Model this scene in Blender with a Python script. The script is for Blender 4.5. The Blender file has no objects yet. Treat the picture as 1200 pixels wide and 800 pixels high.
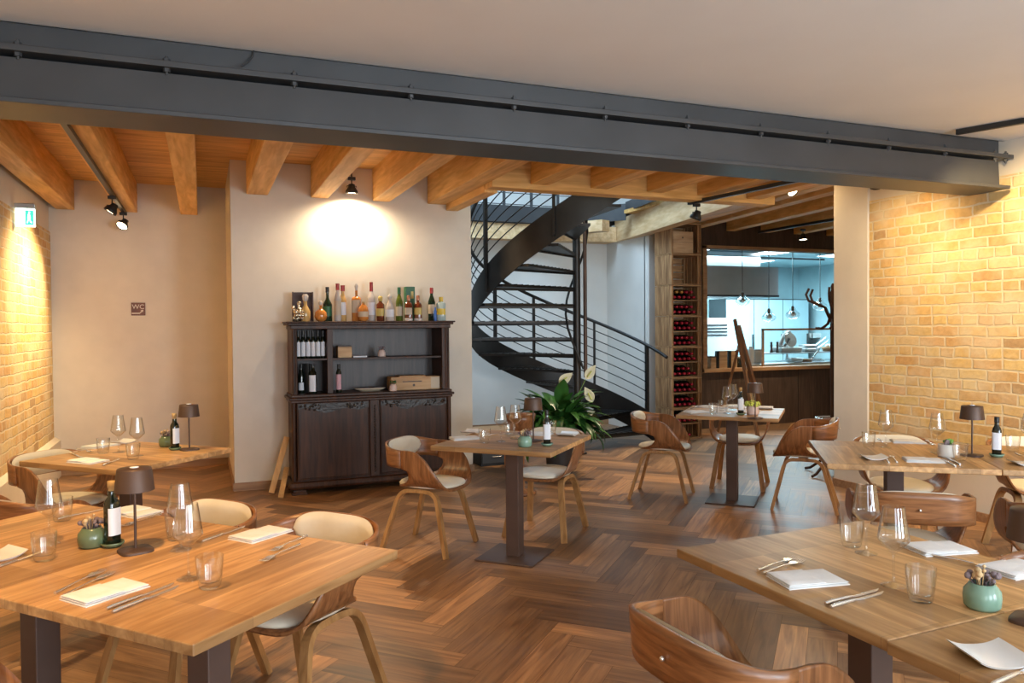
import bpy, bmesh, math, random
from math import pi, sin, cos, radians, sqrt
from mathutils import Vector, Matrix

R = random.Random(7)
scene = bpy.context.scene
COL = scene.collection

# ------------------------------------------------------------------ camera
F_PX, PITCH, ROLL, YAW, EYE = 897.93, 0.01967, -0.008432, 0.38377, 1.5
def _basis():
    c, s = cos(YAW), sin(YAW)
    A = Matrix(((c, -s, 0), (s, c, 0), (0, 0, 1)))
    cp, sp = cos(PITCH), sin(PITCH)
    B = Matrix(((1, 0, 0), (0, cp, -sp), (0, sp, cp)))
    cr, sr = cos(ROLL), sin(ROLL)
    C = Matrix(((cr, 0, sr), (0, 1, 0), (-sr, 0, cr)))
    return C @ B @ A
CAMM = _basis()
cam_data = bpy.data.cameras.new('camera')
cam_data.sensor_width = 36.0
cam_data.lens = 36.0 * F_PX / 1200.0
cam_data.clip_start = 0.05
cam_data.clip_end = 100
cam = bpy.data.objects.new('camera', cam_data)
COL.objects.link(cam)
right, fwd, up = Vector(CAMM[0]), Vector(CAMM[1]), Vector(CAMM[2])
rot = Matrix((right, up, -fwd)).transposed()
cam.matrix_world = Matrix.Translation((0, 0, EYE)) @ rot.to_4x4()
scene.camera = cam

def _ray(px, py):
    return CAMM.transposed() @ Vector(((px - 600) / F_PX, 1, (400 - py) / F_PX))
def at_z(px, py, z):
    d = _ray(px, py); return Vector((0, 0, EYE)) + d * ((z - EYE) / d.z)
def at_y(px, py, y):
    d = _ray(px, py); return Vector((0, 0, EYE)) + d * (y / d.y)
def at_x(px, py, x):
    d = _ray(px, py); return Vector((0, 0, EYE)) + d * (x / d.x)

# ------------------------------------------------------------------ light and exposure
scene.view_settings.view_transform = 'Standard'
scene.view_settings.look = 'None'
scene.view_settings.gamma = 1
scene.view_settings.use_curve_mapping = False
scene.view_settings.exposure = 0.14
try:
    scene.cycles.max_bounces = 8
    scene.cycles.transparent_max_bounces = 24
    scene.cycles.caustics_reflective = False
    scene.cycles.caustics_refractive = False
    scene.cycles.sample_clamp_indirect = 6.0
except Exception:
    pass
world = bpy.data.worlds.new('world')
scene.world = world
world.use_nodes = True
world.node_tree.nodes['Background'].inputs[0].default_value = (0.62, 0.78, 1.0, 1)
world.node_tree.nodes['Background'].inputs[1].default_value = 1.0

def look_rot(direction):
    return Vector(direction).to_track_quat('-Z', 'Y').to_euler()
def area(name, loc, direction, sx, sy, power, color):
    l = bpy.data.lights.new(name, 'AREA'); l.shape = 'RECTANGLE'; l.size = sx; l.size_y = sy
    l.energy = power; l.color = color
    o = bpy.data.objects.new(name, l); o.location = loc; o.rotation_euler = look_rot(direction); COL.objects.link(o); return o
def spot(name, loc, target, power, color, angle=60, blend=0.5, size=0.03):
    l = bpy.data.lights.new(name, 'SPOT'); l.energy = power; l.color = color
    l.spot_size = radians(angle); l.spot_blend = blend; l.shadow_soft_size = size
    o = bpy.data.objects.new(name, l); o.location = loc
    o.rotation_euler = look_rot(Vector(target) - Vector(loc)); COL.objects.link(o); return o
DAY = (0.80, 0.91, 1.0)
WARM = (1.0, 0.72, 0.36)
WARM2 = (1.0, 0.80, 0.54)
# daylight through the street windows behind the camera and the glazing over the stair
for wx, wp in ((-0.6, 45), (1.6, 95), (3.8, 240)):
    area('window_daylight', (wx, -2.72, 1.55), (0, 1, 0.03), 1.3, 2.0, wp, DAY)
area('stairwell_daylight', (3.6, 8.6, 5.2), (0.05, 0.1, -1), 2.2, 2.2, 190, (0.52, 0.76, 1.0))
area('kitchen_ceiling_area', (8.6, 11.0, 2.62), (0, 0, -1), 3.0, 1.6, 560, (0.58, 0.88, 1.0))  # not daylight: added area lamp giving the glow of the kitchen ceiling lights

# ------------------------------------------------------------------ materials
def new_mat(name):
    m = bpy.data.materials.new(name); m.use_nodes = True
    return m, m.node_tree.nodes, m.node_tree.links, m.node_tree.nodes['Principled BSDF']
def plain(name, col, rough=0.5, metal=0.0, var=0.06, scale=8.0, bump=0.0, spec=None, coat=0.0):
    m, n, l, b = new_mat(name)
    tc = n.new('ShaderNodeTexCoord'); no = n.new('ShaderNodeTexNoise'); no.inputs['Scale'].default_value = scale
    no.inputs['Detail'].default_value = 5
    l.new(tc.outputs['Object'], no.inputs['Vector'])
    cr = n.new('ShaderNodeValToRGB')
    c1 = [max(0, c * (1 - var)) for c in col]; c2 = [min(1, c * (1 + var)) for c in col]
    cr.color_ramp.elements[0].color = (*c1, 1); cr.color_ramp.elements[1].color = (*c2, 1)
    cr.color_ramp.elements[0].position = 0.3; cr.color_ramp.elements[1].position = 0.7
    l.new(no.outputs['Fac'], cr.inputs['Fac']); l.new(cr.outputs['Color'], b.inputs['Base Color'])
    b.inputs['Roughness'].default_value = rough; b.inputs['Metallic'].default_value = metal
    if spec is not None: b.inputs['Specular IOR Level'].default_value = spec
    if coat: b.inputs['Coat Weight'].default_value = coat
    if bump:
        bp = n.new('ShaderNodeBump'); bp.inputs['Strength'].default_value = bump; bp.inputs['Distance'].default_value = 0.01
        l.new(no.outputs['Fac'], bp.inputs['Height']); l.new(bp.outputs['Normal'], b.inputs['Normal'])
    return m
def wood(name, c_dark, c_light, axis='Y', rough=0.5, scale=3.0, stretch=14.0, strips=0.0, coords='Object', bump=0.08, strip_len=0.6, strip_var=0.35, vec=None, spec=None):
    """grain running along one axis; strips > 0 adds glued staves of that width"""
    m, n, l, b = new_mat(name)
    tc = n.new('ShaderNodeTexCoord'); mp = n.new('ShaderNodeMapping')
    s = [stretch, stretch, stretch]; s['XYZ'.index(axis)] = 1.0
    mp.inputs['Scale'].default_value = vec or s
    l.new(tc.outputs[coords], mp.inputs['Vector'])
    no = n.new('ShaderNodeTexNoise'); no.inputs['Scale'].default_value = scale; no.inputs['Detail'].default_value = 7
    no.inputs['Distortion'].default_value = 0.6
    l.new(mp.outputs['Vector'], no.inputs['Vector'])
    cr = n.new('ShaderNodeValToRGB')
    cr.color_ramp.elements[0].color = (*c_dark, 1); cr.color_ramp.elements[1].color = (*c_light, 1)
    cr.color_ramp.elements[0].position = 0.32; cr.color_ramp.elements[1].position = 0.68
    l.new(no.outputs['Fac'], cr.inputs['Fac'])
    out = cr.outputs['Color']
    # broad figure
    n2 = n.new('ShaderNodeTexNoise'); n2.inputs['Scale'].default_value = scale * 0.35; n2.inputs['Detail'].default_value = 2
    l.new(mp.outputs['Vector'], n2.inputs['Vector'])
    mx = n.new('ShaderNodeMix'); mx.data_type = 'RGBA'; mx.blend_type = 'MULTIPLY'; mx.inputs[0].default_value = 0.5
    r2 = n.new('ShaderNodeValToRGB'); r2.color_ramp.elements[0].color = (.62, .58, .55, 1); r2.color_ramp.elements[1].color = (1, 1, 1, 1)
    r2.color_ramp.elements[0].position = 0.35; r2.color_ramp.elements[1].position = 0.6
    l.new(n2.outputs['Fac'], r2.inputs['Fac']); l.new(out, mx.inputs[6]); l.new(r2.outputs['Color'], mx.inputs[7])
    out = mx.outputs[2]
    if strips:
        br = n.new('ShaderNodeTexBrick'); br.inputs['Scale'].default_value = 1.0
        br.inputs['Brick Width'].default_value = strip_len; br.inputs['Row Height'].default_value = strips
        br.inputs['Mortar Size'].default_value = 0.0006; br.offset = 0.37; br.offset_frequency = 1
        br.inputs['Color1'].default_value = (1, 1, 1, 1)
        d = 1 - strip_var
        br.inputs['Color2'].default_value = (d, d * 0.96, d * 0.92, 1); br.inputs['Mortar'].default_value = (d * .7, d * .7, d * .7, 1)
        m2 = n.new('ShaderNodeMapping')
        if axis == 'Y': m2.inputs['Rotation'].default_value = (0, 0, pi / 2)
        l.new(tc.outputs[coords], m2.inputs['Vector']); l.new(m2.outputs['Vector'], br.inputs['Vector'])
        mm = n.new('ShaderNodeMix'); mm.data_type = 'RGBA'; mm.blend_type = 'MULTIPLY'; mm.inputs[0].default_value = 1.0
        l.new(out, mm.inputs[6]); l.new(br.outputs['Color'], mm.inputs[7]); out = mm.outputs[2]
    l.new(out, b.inputs['Base Color'])
    b.inputs['Roughness'].default_value = rough
    if spec is not None: b.inputs['Specular IOR Level'].default_value = spec
    if bump:
        bp = n.new('ShaderNodeBump'); bp.inputs['Strength'].default_value = bump; bp.inputs['Distance'].default_value = 0.004
        l.new(no.outputs['Fac'], bp.inputs['Height']); l.new(bp.outputs['Normal'], b.inputs['Normal'])
    return m
def thin_glass(name, tint=(1, 1, 1), rough=0.0, mult=1.0, base=0.03):
    m, n, l, b = new_mat(name)
    n.remove(b)
    tr = n.new('ShaderNodeBsdfTransparent'); tr.inputs[0].default_value = (*tint, 1)
    gl = n.new('ShaderNodeBsdfGlossy'); gl.inputs['Roughness'].default_value = rough
    lw = n.new('ShaderNodeLayerWeight'); lw.inputs['Blend'].default_value = 0.5
    pw = n.new('ShaderNodeMath'); pw.operation = 'POWER'; pw.inputs[1].default_value = 2.6; l.new(lw.outputs['Facing'], pw.inputs[0])
    ma = n.new('ShaderNodeMath'); ma.operation = 'MULTIPLY_ADD'; ma.inputs[1].default_value = 0.75 * mult; ma.inputs[2].default_value = base
    ma.use_clamp = True
    l.new(pw.outputs[0], ma.inputs[0])
    mx = n.new('ShaderNodeMixShader'); l.new(ma.outputs[0], mx.inputs[0]); l.new(tr.outputs[0], mx.inputs[1]); l.new(gl.outputs[0], mx.inputs[2])
    l.new(mx.outputs[0], n['Material Output'].inputs['Surface'])
    return m
def emit(name, col, strength):
    m, n, l, b = new_mat(name); b.inputs['Base Color'].default_value = (*col, 1)
    b.inputs['Emission Color'].default_value = (*col, 1); b.inputs['Emission Strength'].default_value = strength
    return m
def brick_mat(name):
    m, n, l, b = new_mat(name)
    g = n.new('ShaderNodeNewGeometry'); sp = n.new('ShaderNodeSeparateXYZ'); l.new(g.outputs['Position'], sp.inputs[0])
    cb = n.new('ShaderNodeCombineXYZ'); l.new(sp.outputs['Y'], cb.inputs['X']); l.new(sp.outputs['Z'], cb.inputs['Y'])
    wob = n.new('ShaderNodeTexNoise'); wob.inputs['Scale'].default_value = 7.0; wob.inputs['Detail'].default_value = 5; l.new(g.outputs['Position'], wob.inputs['Vector'])
    sc = n.new('ShaderNodeVectorMath'); sc.operation = 'SCALE'; sc.inputs['Scale'].default_value = 0.035
    l.new(wob.outputs['Color'], sc.inputs[0])
    ad = n.new('ShaderNodeVectorMath'); ad.operation = 'ADD'; l.new(cb.outputs[0], ad.inputs[0]); l.new(sc.outputs[0], ad.inputs[1])
    br = n.new('ShaderNodeTexBrick'); br.inputs['Scale'].default_value = 1
    br.inputs['Brick Width'].default_value = 0.235; br.inputs['Row Height'].default_value = 0.083
    br.inputs['Mortar Size'].default_value = 0.009; br.inputs['Mortar Smooth'].default_value = 0.35
    br.offset = 0.5; br.squash = 0.55; br.squash_frequency = 3
    br.inputs['Color1'].default_value = (0.0, 0.0, 0.0, 1); br.inputs['Color2'].default_value = (1, 1, 1, 1); br.inputs['Mortar'].default_value = (0.5, 0.5, 0.5, 1)
    l.new(ad.outputs[0], br.inputs['Vector'])
    ramp = n.new('ShaderNodeValToRGB'); e = ramp.color_ramp.elements
    e[0].position = 0.0; e[0].color = (0.50, 0.33, 0.17, 1); e[1].position = 1.0; e[1].color = (0.72, 0.53, 0.22, 1)
    for p, c in ((0.15, (0.68, 0.40, 0.16, 1)), (0.3, (0.74, 0.50, 0.20, 1)), (0.5, (0.78, 0.58, 0.26, 1)), (0.7, (0.66, 0.42, 0.17, 1)), (0.85, (0.72, 0.46, 0.24, 1))):
        x = e.new(p); x.color = c
    l.new(br.outputs['Color'], ramp.inputs['Fac'])
    n2 = n.new('ShaderNodeTexNoise'); n2.inputs['Scale'].default_value = 26; n2.inputs['Detail'].default_value = 6; l.new(g.outputs['Position'], n2.inputs['Vector'])
    mv = n.new('ShaderNodeMix'); mv.data_type = 'RGBA'; mv.blend_type = 'MULTIPLY'; mv.inputs[0].default_value = 0.6
    r3 = n.new('ShaderNodeValToRGB'); r3.color_ramp.elements[0].color = (.80, .75, .70, 1); r3.color_ramp.elements[1].color = (1, 1, 1, 1)
    r3.color_ramp.elements[0].position = 0.35; r3.color_ramp.elements[1].position = 0.6
    l.new(n2.outputs['Fac'], r3.inputs['Fac']); l.new(ramp.outputs['Color'], mv.inputs[6]); l.new(r3.outputs['Color'], mv.inputs[7])
    # smeared mortar
    n3 = n.new('ShaderNodeTexNoise'); n3.inputs['Scale'].default_value = 3.2; n3.inputs['Detail'].default_value = 6; l.new(g.outputs['Position'], n3.inputs['Vector'])
    r4 = n.new('ShaderNodeValToRGB'); r4.color_ramp.elements[0].position = 0.44; r4.color_ramp.elements[1].position = 0.66
    r4.color_ramp.elements[0].color = (0, 0, 0, 1); r4.color_ramp.elements[1].color = (.75, .75, .75, 1)
    l.new(n3.outputs['Fac'], r4.inputs['Fac'])
    mxx = n.new('ShaderNodeMath'); mxx.operation = 'MAXIMUM'; l.new(br.outputs['Fac'], mxx.inputs[0]); l.new(r4.outputs['Color'], mxx.inputs[1])
    mo = n.new('ShaderNodeMix'); mo.data_type = 'RGBA'; l.new(mxx.outputs[0], mo.inputs[0]); l.new(mv.outputs[2], mo.inputs[6]); mo.inputs[7].default_value = (0.74, 0.62, 0.42, 1)
    l.new(mo.outputs[2], b.inputs['Base Color']); b.inputs['Roughness'].default_value = 0.92
    inv = n.new('ShaderNodeMath'); inv.operation = 'SUBTRACT'; inv.inputs[0].default_value = 1.0; l.new(br.outputs['Fac'], inv.inputs[1])
    h2 = n.new('ShaderNodeMath'); h2.operation = 'MULTIPLY_ADD'; h2.inputs[1].default_value = 0.5; l.new(n2.outputs['Fac'], h2.inputs[0]); l.new(inv.outputs[0], h2.inputs[2])
    bp = n.new('ShaderNodeBump'); bp.inputs['Strength'].default_value = 0.7; bp.inputs['Distance'].default_value = 0.015
    l.new(h2.outputs[0], bp.inputs['Height']); l.new(bp.outputs['Normal'], b.inputs['Normal'])
    return m
def floor_mat():
    m, n, l, b = new_mat('oak_herringbone')
    uv = n.new('ShaderNodeUVMap'); uv.uv_map = 'UVMap'
    at = n.new('ShaderNodeAttribute'); at.attribute_name = 'tone'
    mp = n.new('ShaderNodeMapping'); mp.inputs['Scale'].default_value = (1.6, 22, 1); l.new(uv.outputs[0], mp.inputs['Vector'])
    off = n.new('ShaderNodeVectorMath'); off.operation = 'ADD'; l.new(mp.outputs[0], off.inputs[0])
    sc = n.new('ShaderNodeVectorMath'); sc.operation = 'SCALE'; sc.inputs['Scale'].default_value = 37.0; l.new(at.outputs['Color'], sc.inputs[0]); l.new(sc.outputs[0], off.inputs[1])
    no = n.new('ShaderNodeTexNoise'); no.inputs['Scale'].default_value = 1.6; no.inputs['Detail'].default_value = 7; no.inputs['Distortion'].default_value = 0.8
    l.new(off.outputs[0], no.inputs['Vector'])
    cr = n.new('ShaderNodeValToRGB'); cr.color_ramp.elements[0].color = (0.19, 0.095, 0.043, 1); cr.color_ramp.elements[1].color = (0.42, 0.24, 0.118, 1)
    cr.color_ramp.elements[0].position = 0.3; cr.color_ramp.elements[1].position = 0.7
    l.new(no.outputs['Fac'], cr.inputs['Fac'])
    tr = n.new('ShaderNodeValToRGB'); e = tr.color_ramp.elements
    e[0].color = (0.48, 0.45, 0.45, 1); e[1].color = (1.6, 1.5, 1.35, 1)
    x = e.new(0.3); x.color = (0.75, 0.72, 0.70, 1)
    x = e.new(0.7); x.color = (1.05, 1.0, 0.96, 1)
    sx = n.new('ShaderNodeSeparateXYZ'); l.new(at.outputs['Vector'], sx.inputs[0]); l.new(sx.outputs['X'], tr.inputs['Fac'])
    mx = n.new('ShaderNodeMix'); mx.data_type = 'RGBA'; mx.blend_type = 'MULTIPLY'; mx.inputs[0].default_value = 1
    l.new(cr.outputs['Color'], mx.inputs[6]); l.new(tr.outputs['Color'], mx.inputs[7]); l.new(mx.outputs[2], b.inputs['Base Color'])
    rr = n.new('ShaderNodeMapRange'); rr.inputs['To Min'].default_value = 0.30; rr.inputs['To Max'].default_value = 0.50
    l.new(no.outputs['Fac'], rr.inputs['Value']); l.new(rr.outputs[0], b.inputs['Roughness'])
    bp = n.new('ShaderNodeBump'); bp.inputs['Strength'].default_value = 0.12; bp.inputs['Distance'].default_value = 0.003
    l.new(no.outputs['Fac'], bp.inputs['Height']); l.new(bp.outputs['Normal'], b.inputs['Normal'])
    return m

M = {}
M['plaster'] = plain('lime_plaster', (0.70, 0.63, 0.54), 0.9, var=0.03, scale=6, bump=0.15)
M['plaster_ceiling'] = plain('ceiling_plaster', (0.73, 0.73, 0.74), 0.9, var=0.02, scale=2.5, bump=0.05)
M['white_plaster'] = plain('white_plaster', (0.72, 0.70, 0.66), 0.9, var=0.03, scale=3, bump=0.1)
M['brick'] = brick_mat('yellow_brick')
M['floor'] = floor_mat()
M['subfloor'] = plain('subfloor', (0.12, 0.065, 0.033), 0.8)
M['joist'] = wood('pine_joist', (0.66, 0.36, 0.10), (0.92, 0.59, 0.23), 'Y', 0.6, 2.5, 10)
M['joist_x'] = wood('pine_header', (0.66, 0.36, 0.10), (0.92, 0.59, 0.23), 'X', 0.6, 2.5, 10)
M['joist_light'] = wood('pale_pine_trimmer', (0.66, 0.42, 0.20), (0.85, 0.62, 0.36), 'Y', 0.6, 2.5, 9)
M['planks'] = wood('pine_ceiling_boards', (0.62, 0.34, 0.09), (0.90, 0.56, 0.20), 'X', 0.6, 2.6, 12, strips=0.12, strip_len=3.0, strip_var=0.2)
M['oak_base'] = wood('oak_baseboard', (0.30, 0.16, 0.08), (0.44, 0.26, 0.14), 'X', 0.5)
M['steel_dark'] = plain('anthracite_steel', (0.060, 0.062, 0.066), 0.45, 0.35, var=0.12, scale=3, bump=0.03)
M['steel_black'] = plain('raw_black_steel', (0.035, 0.032, 0.030), 0.42, 0.6, var=0.4, scale=2.5)
M['steel_rust'] = plain('browned_steel', (0.11, 0.065, 0.045), 0.45, 0.45, var=0.3, scale=4)
M['black'] = plain('black_paint', (0.018, 0.018, 0.018), 0.4, 0.2)
M['stainless'] = plain('stainless_steel', (0.55, 0.58, 0.60), 0.28, 0.9, var=0.06, scale=3)
M['chrome'] = plain('polished_steel', (0.82, 0.81, 0.79), 0.24, 0.85, var=0.02)
M['table_wood'] = wood('oak_table_top', (0.48, 0.245, 0.09), (0.80, 0.48, 0.215), 'Y', 0.40, 3.0, 11, strips=0.105, strip_len=0.62, strip_var=0.5)
M['table_column'] = plain('brown_powder_coat', (0.10, 0.062, 0.050), 0.5, 0.3, var=0.08)
M['walnut'] = wood('walnut_veneer', (0.16, 0.060, 0.021), (0.36, 0.155, 0.060), 'Z', 0.33, 3.0, vec=[14.0, 20.0, 1.5])
M['walnut_band'] = wood('walnut_band_veneer', (0.16, 0.060, 0.021), (0.36, 0.155, 0.060), 'Y', 0.33, 3.0, vec=[2.0, 2.0, 22.0])
M['walnut_light'] = wood('walnut_edge', (0.36, 0.19, 0.075), (0.50, 0.29, 0.13), 'Z', 0.4, 3.0, 10)
M['walnut_leg'] = wood('walnut_leg', (0.28, 0.135, 0.045), (0.48, 0.26, 0.10), 'Z', 0.4, 3.0, 10)
M['cream'] = plain('cream_leather', (0.70, 0.63, 0.50), 0.5, var=0.03, scale=20, bump=0.05)
M['cabinet'] = wood('dark_stained_oak', (0.026, 0.010, 0.005), (0.080, 0.032, 0.015), 'Z', 0.45, 3.0, 12, spec=0.3)
M['cabinet_in'] = wood('cabinet_back_panel', (0.028, 0.018, 0.016), (0.070, 0.044, 0.038), 'Z', 0.45, 3.0, 12)
M['carving'] = plain('dark_carving', (0.018, 0.011, 0.008), 0.4, var=0.3, scale=30, bump=0.8)
M['glass'] = thin_glass('clear_glass', (0.985, 0.99, 0.985), 0.0, 1.0, 0.07)
M['lamp_glass'] = thin_glass('pendant_glass', (0.93, 0.96, 0.96), 0.0, 1.5, 0.16)
M['bottle_green'] = plain('dark_bottle_glass', (0.006, 0.010, 0.006), 0.08, 0.0, spec=0.8)
M['label'] = plain('white_paper_label', (0.72, 0.74, 0.80), 0.7, var=0.02)
M['cloth'] = plain('white_linen', (0.80, 0.80, 0.80), 0.85, var=0.02, scale=60, bump=0.1)
M['porcelain'] = plain('white_porcelain', (0.80, 0.80, 0.79), 0.25, var=0.01)
M['bronze'] = plain('bronze_lamp_finish', (0.085, 0.050, 0.036), 0.5, 0.4, var=0.05)
M['sage'] = plain('sage_green_ceramic', (0.20, 0.33, 0.25), 0.25, var=0.12, scale=12, coat=0.3)
M['olive_pot'] = plain('olive_green_ceramic', (0.115, 0.16, 0.085), 0.25, var=0.12, scale=12, coat=0.3)
M['pink_pot'] = plain('blush_ceramic', (0.62, 0.47, 0.42), 0.5, var=0.05)
M['white_pot'] = plain('offwhite_ceramic', (0.66, 0.62, 0.58), 0.45, var=0.04)
M['cork'] = plain('cork_stopper', (0.55, 0.36, 0.15), 0.8, var=0.15, scale=40)
M['dried'] = plain('dried_plant', (0.20, 0.15, 0.16), 0.9, var=0.4, scale=20)
M['dried_tan'] = plain('dried_flower', (0.55, 0.38, 0.20), 0.9, var=0.3, scale=20)
M['leaf'] = plain('lily_leaf', (0.028, 0.10, 0.018), 0.35, var=0.5, scale=6)
M['leaf_light'] = plain('fresh_leaf', (0.16, 0.33, 0.06), 0.5, var=0.3, scale=10)
M['flower_yellow'] = plain('yellow_green_flower', (0.50, 0.55, 0.10), 0.7, var=0.2, scale=20)
M['spathe'] = plain('cream_spathe', (0.80, 0.76, 0.55), 0.5, var=0.08)
M['crate'] = wood('weathered_crate_wood', (0.22, 0.105, 0.040), (0.52, 0.29, 0.13), 'Z', 0.8, 3.5, 9)
M['crate_h'] = wood('crate_slat_wood', (0.24, 0.115, 0.045), (0.54, 0.31, 0.14), 'X', 0.8, 3.5, 9)
M['wine_box'] = wood('pine_wine_box', (0.46, 0.27, 0.13), (0.66, 0.44, 0.25), 'X', 0.7, 3, 8)
M['raw_board'] = wood('raw_board', (0.60, 0.34, 0.14), (0.76, 0.48, 0.22), 'Z', 0.7, 3, 8)
M['capsule'] = plain('red_capsule', (0.38, 0.012, 0.03), 0.3, 0.2, var=0.1)
M['capsule_gold'] = plain('gold_capsule', (0.50, 0.22, 0.05), 0.3, 0.4, var=0.1)
M['panel'] = wood('dark_kitchen_panel', (0.055, 0.032, 0.022), (0.105, 0.064, 0.045), 'Z', 0.5, 3, 10)
M['frame_wood'] = wood('oak_opening_frame', (0.42, 0.22, 0.10), (0.60, 0.36, 0.18), 'X', 0.5, 3, 9)
M['kitchen_wall'] = plain('pale_kitchen_wall', (0.46, 0.64, 0.68), 0.6, var=0.03)
M['easel'] = wood('easel_beech', (0.26, 0.11, 0.045), (0.42, 0.20, 0.085), 'Z', 0.5, 3, 9)
M['lamp_on'] = emit('lit_reflector', (1.0, 0.78, 0.5), 14)
M['led_on'] = emit('kitchen_ceiling_light', (0.85, 0.95, 1.0), 6)
M['sign_on'] = emit('lit_sign_panel', (0.75, 0.95, 0.92), 2.2)
M['sign_green'] = emit('lit_sign_green', (0.05, 0.55, 0.42), 1.2)
M['sign_brown'] = plain('brown_sign_plate', (0.14, 0.045, 0.02), 0.4, var=0.02)
M['sign_letter'] = plain('pale_sign_lettering', (0.75, 0.66, 0.56), 0.5, var=0.0)

# ------------------------------------------------------------------ mesh helpers
class MB:
    def __init__(s): s.v = []; s.f = []; s.smooth = []; s.uv = None
    def add(s, vs, fs, smooth=False):
        k = len(s.v); s.v += [tuple(v) for v in vs]
        for f in fs: s.f.append(tuple(i + k for i in f)); s.smooth.append(smooth)
        return s
    def box(s, x0, x1, y0, y1, z0, z1, mat=None):
        vs = [Vector((x, y, z)) for z in (z0, z1) for y in (y0, y1) for x in (x0, x1)]
        if mat is not None: vs = [mat @ v for v in vs]
        return s.add(vs, [(0, 2, 3, 1), (4, 5, 7, 6), (0, 1, 5, 4), (2, 6, 7, 3), (0, 4, 6, 2), (1, 3, 7, 5)])
    def cbox(s, c, size, mat=None):
        return s.box(c[0] - size[0] / 2, c[0] + size[0] / 2, c[1] - size[1] / 2, c[1] + size[1] / 2, c[2] - size[2] / 2, c[2] + size[2] / 2, mat)
    def rbox(s, x0, x1, y0, y1, z0, z1, b=0.003, mat=None):
        """box with chamfered edges"""
        b = min(b, (x1 - x0) / 2.01, (y1 - y0) / 2.01, (z1 - z0) / 2.01)
        bm = bmesh.new(); bmesh.ops.create_cube(bm, size=1.0)
        for v in bm.verts: v.co = Vector(((x0 + x1) / 2 + v.co.x * (x1 - x0), (y0 + y1) / 2 + v.co.y * (y1 - y0), (z0 + z1) / 2 + v.co.z * (z1 - z0)))
        bmesh.ops.bevel(bm, geom=list(bm.edges), offset=b, segments=2, profile=0.5, affect='EDGES')
        bm.verts.index_update()
        vs = [v.co.copy() if mat is None else mat @ v.co for v in bm.verts]; fs = [[v.index for v in f.verts] for f in bm.faces]; bm.free()
        return s.add(vs, fs)
    def lathe(s, prof, n=24, mat=None, smooth=True, sx=1.0, sy=1.0, power=None, caps=True):
        """prof: list of (r, z) from bottom to top"""
        vs = []
        for r, z in prof:
            for i in range(n):
                a = 2 * pi * i / n; c, d = cos(a), sin(a)
                if power:
                    c = math.copysign(abs(c) ** power, c); d = math.copysign(abs(d) ** power, d)
                v = Vector((r * c * sx, r * d * sy, z)); vs.append(v if mat is None else mat @ v)
        fs = []
        for j in range(len(prof) - 1):
            for i in range(n):
                i2 = (i + 1) % n; fs.append((j * n + i, j * n + i2, (j + 1) * n + i2, (j + 1) * n + i))
        s.add(vs, fs, smooth)
        if caps:
            if prof[0][0] > 1e-4: s.add(vs[:n], [tuple(reversed(range(n)))], False)
            if prof[-1][0] > 1e-4: s.add(vs[-n:], [tuple(range(n))], False)
        return s
    def tube(s, pts, r, n=8, smooth=True, closed=False, up=None):
        """r: number, or list of numbers, or (w,h) rectangle"""
        pts = [Vector(p) for p in pts]; m = len(pts)
        rect = isinstance(r, tuple)
        vs = []; prev = None
        for i, p in enumerate(pts):
            if closed: t = pts[(i + 1) % m] - pts[i - 1]
            else: t = pts[min(i + 1, m - 1)] - pts[max(i - 1, 0)]
            t.normalize()
            if up is not None: a = Vector(up)
            elif prev is not None: a = prev
            else: a = Vector((0, 0, 1)) if abs(t.z) < 0.9 else Vector((1, 0, 0))
            a = a - t * a.dot(t)
            if a.length < 1e-6: a = t.orthogonal()
            a.normalize(); b = t.cross(a); prev = a
            if rect:
                w, h = r
                for cx, cy in ((-1, -1), (1, -1), (1, 1), (-1, 1)): vs.append(p + b * cx * w / 2 + a * cy * h / 2)
            else:
                rr = r[i] if isinstance(r, list) else r
                for k in range(n):
                    q = 2 * pi * k / n; vs.append(p + (a * cos(q) + b * sin(q)) * rr)
        k = 4 if rect else n; fs = []
        seg = m if closed else m - 1
        for i in range(seg):
            j = (i + 1) % m
            for q in range(k): q2 = (q + 1) % k; fs.append((i * k + q, i * k + q2, j * k + q2, j * k + q))
        s.add(vs, fs, smooth and not rect)
        if not closed:
            s.add(vs[:k], [tuple(reversed(range(k)))]); s.add(vs[-k:], [tuple(range(k))])
        return s
    def prism(s, pts, z0, z1, mat=None):
        n = len(pts); vs = [Vector((p[0], p[1], z)) for z in (z0, z1) for p in pts]
        if mat is not None: vs = [mat @ v for v in vs]
        fs = [tuple(reversed(range(n))), tuple(range(n, 2 * n))] + [(i, (i + 1) % n, n + (i + 1) % n, n + i) for i in range(n)]
        return s.add(vs, fs)
    def sphere(s, c, r, n=10, squash=1.0):
        prof = [(max(r * sin(pi * i / n), 1e-5), -r * squash * cos(pi * i / n)) for i in range(n + 1)]
        return s.lathe(prof, n + 2, Matrix.Translation(c), caps=False)
    def grid(s, rows, smooth=True, flip=False):
        m = len(rows[0]); vs = [p for r in rows for p in r]; fs = []
        for j in range(len(rows) - 1):
            for i in range(m - 1):
                f = (j * m + i, j * m + i + 1, (j + 1) * m + i + 1, (j + 1) * m + i)
                fs.append(tuple(reversed(f)) if flip else f)
        return s.add(vs, fs, smooth)
    def mesh(s, name, mat):
        me = bpy.data.meshes.new(name); me.from_pydata([tuple(v) for v in s.v], [], s.f)
        me.polygons.foreach_set('use_smooth', s.smooth); me.materials.append(mat); me.update(); return me
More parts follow.
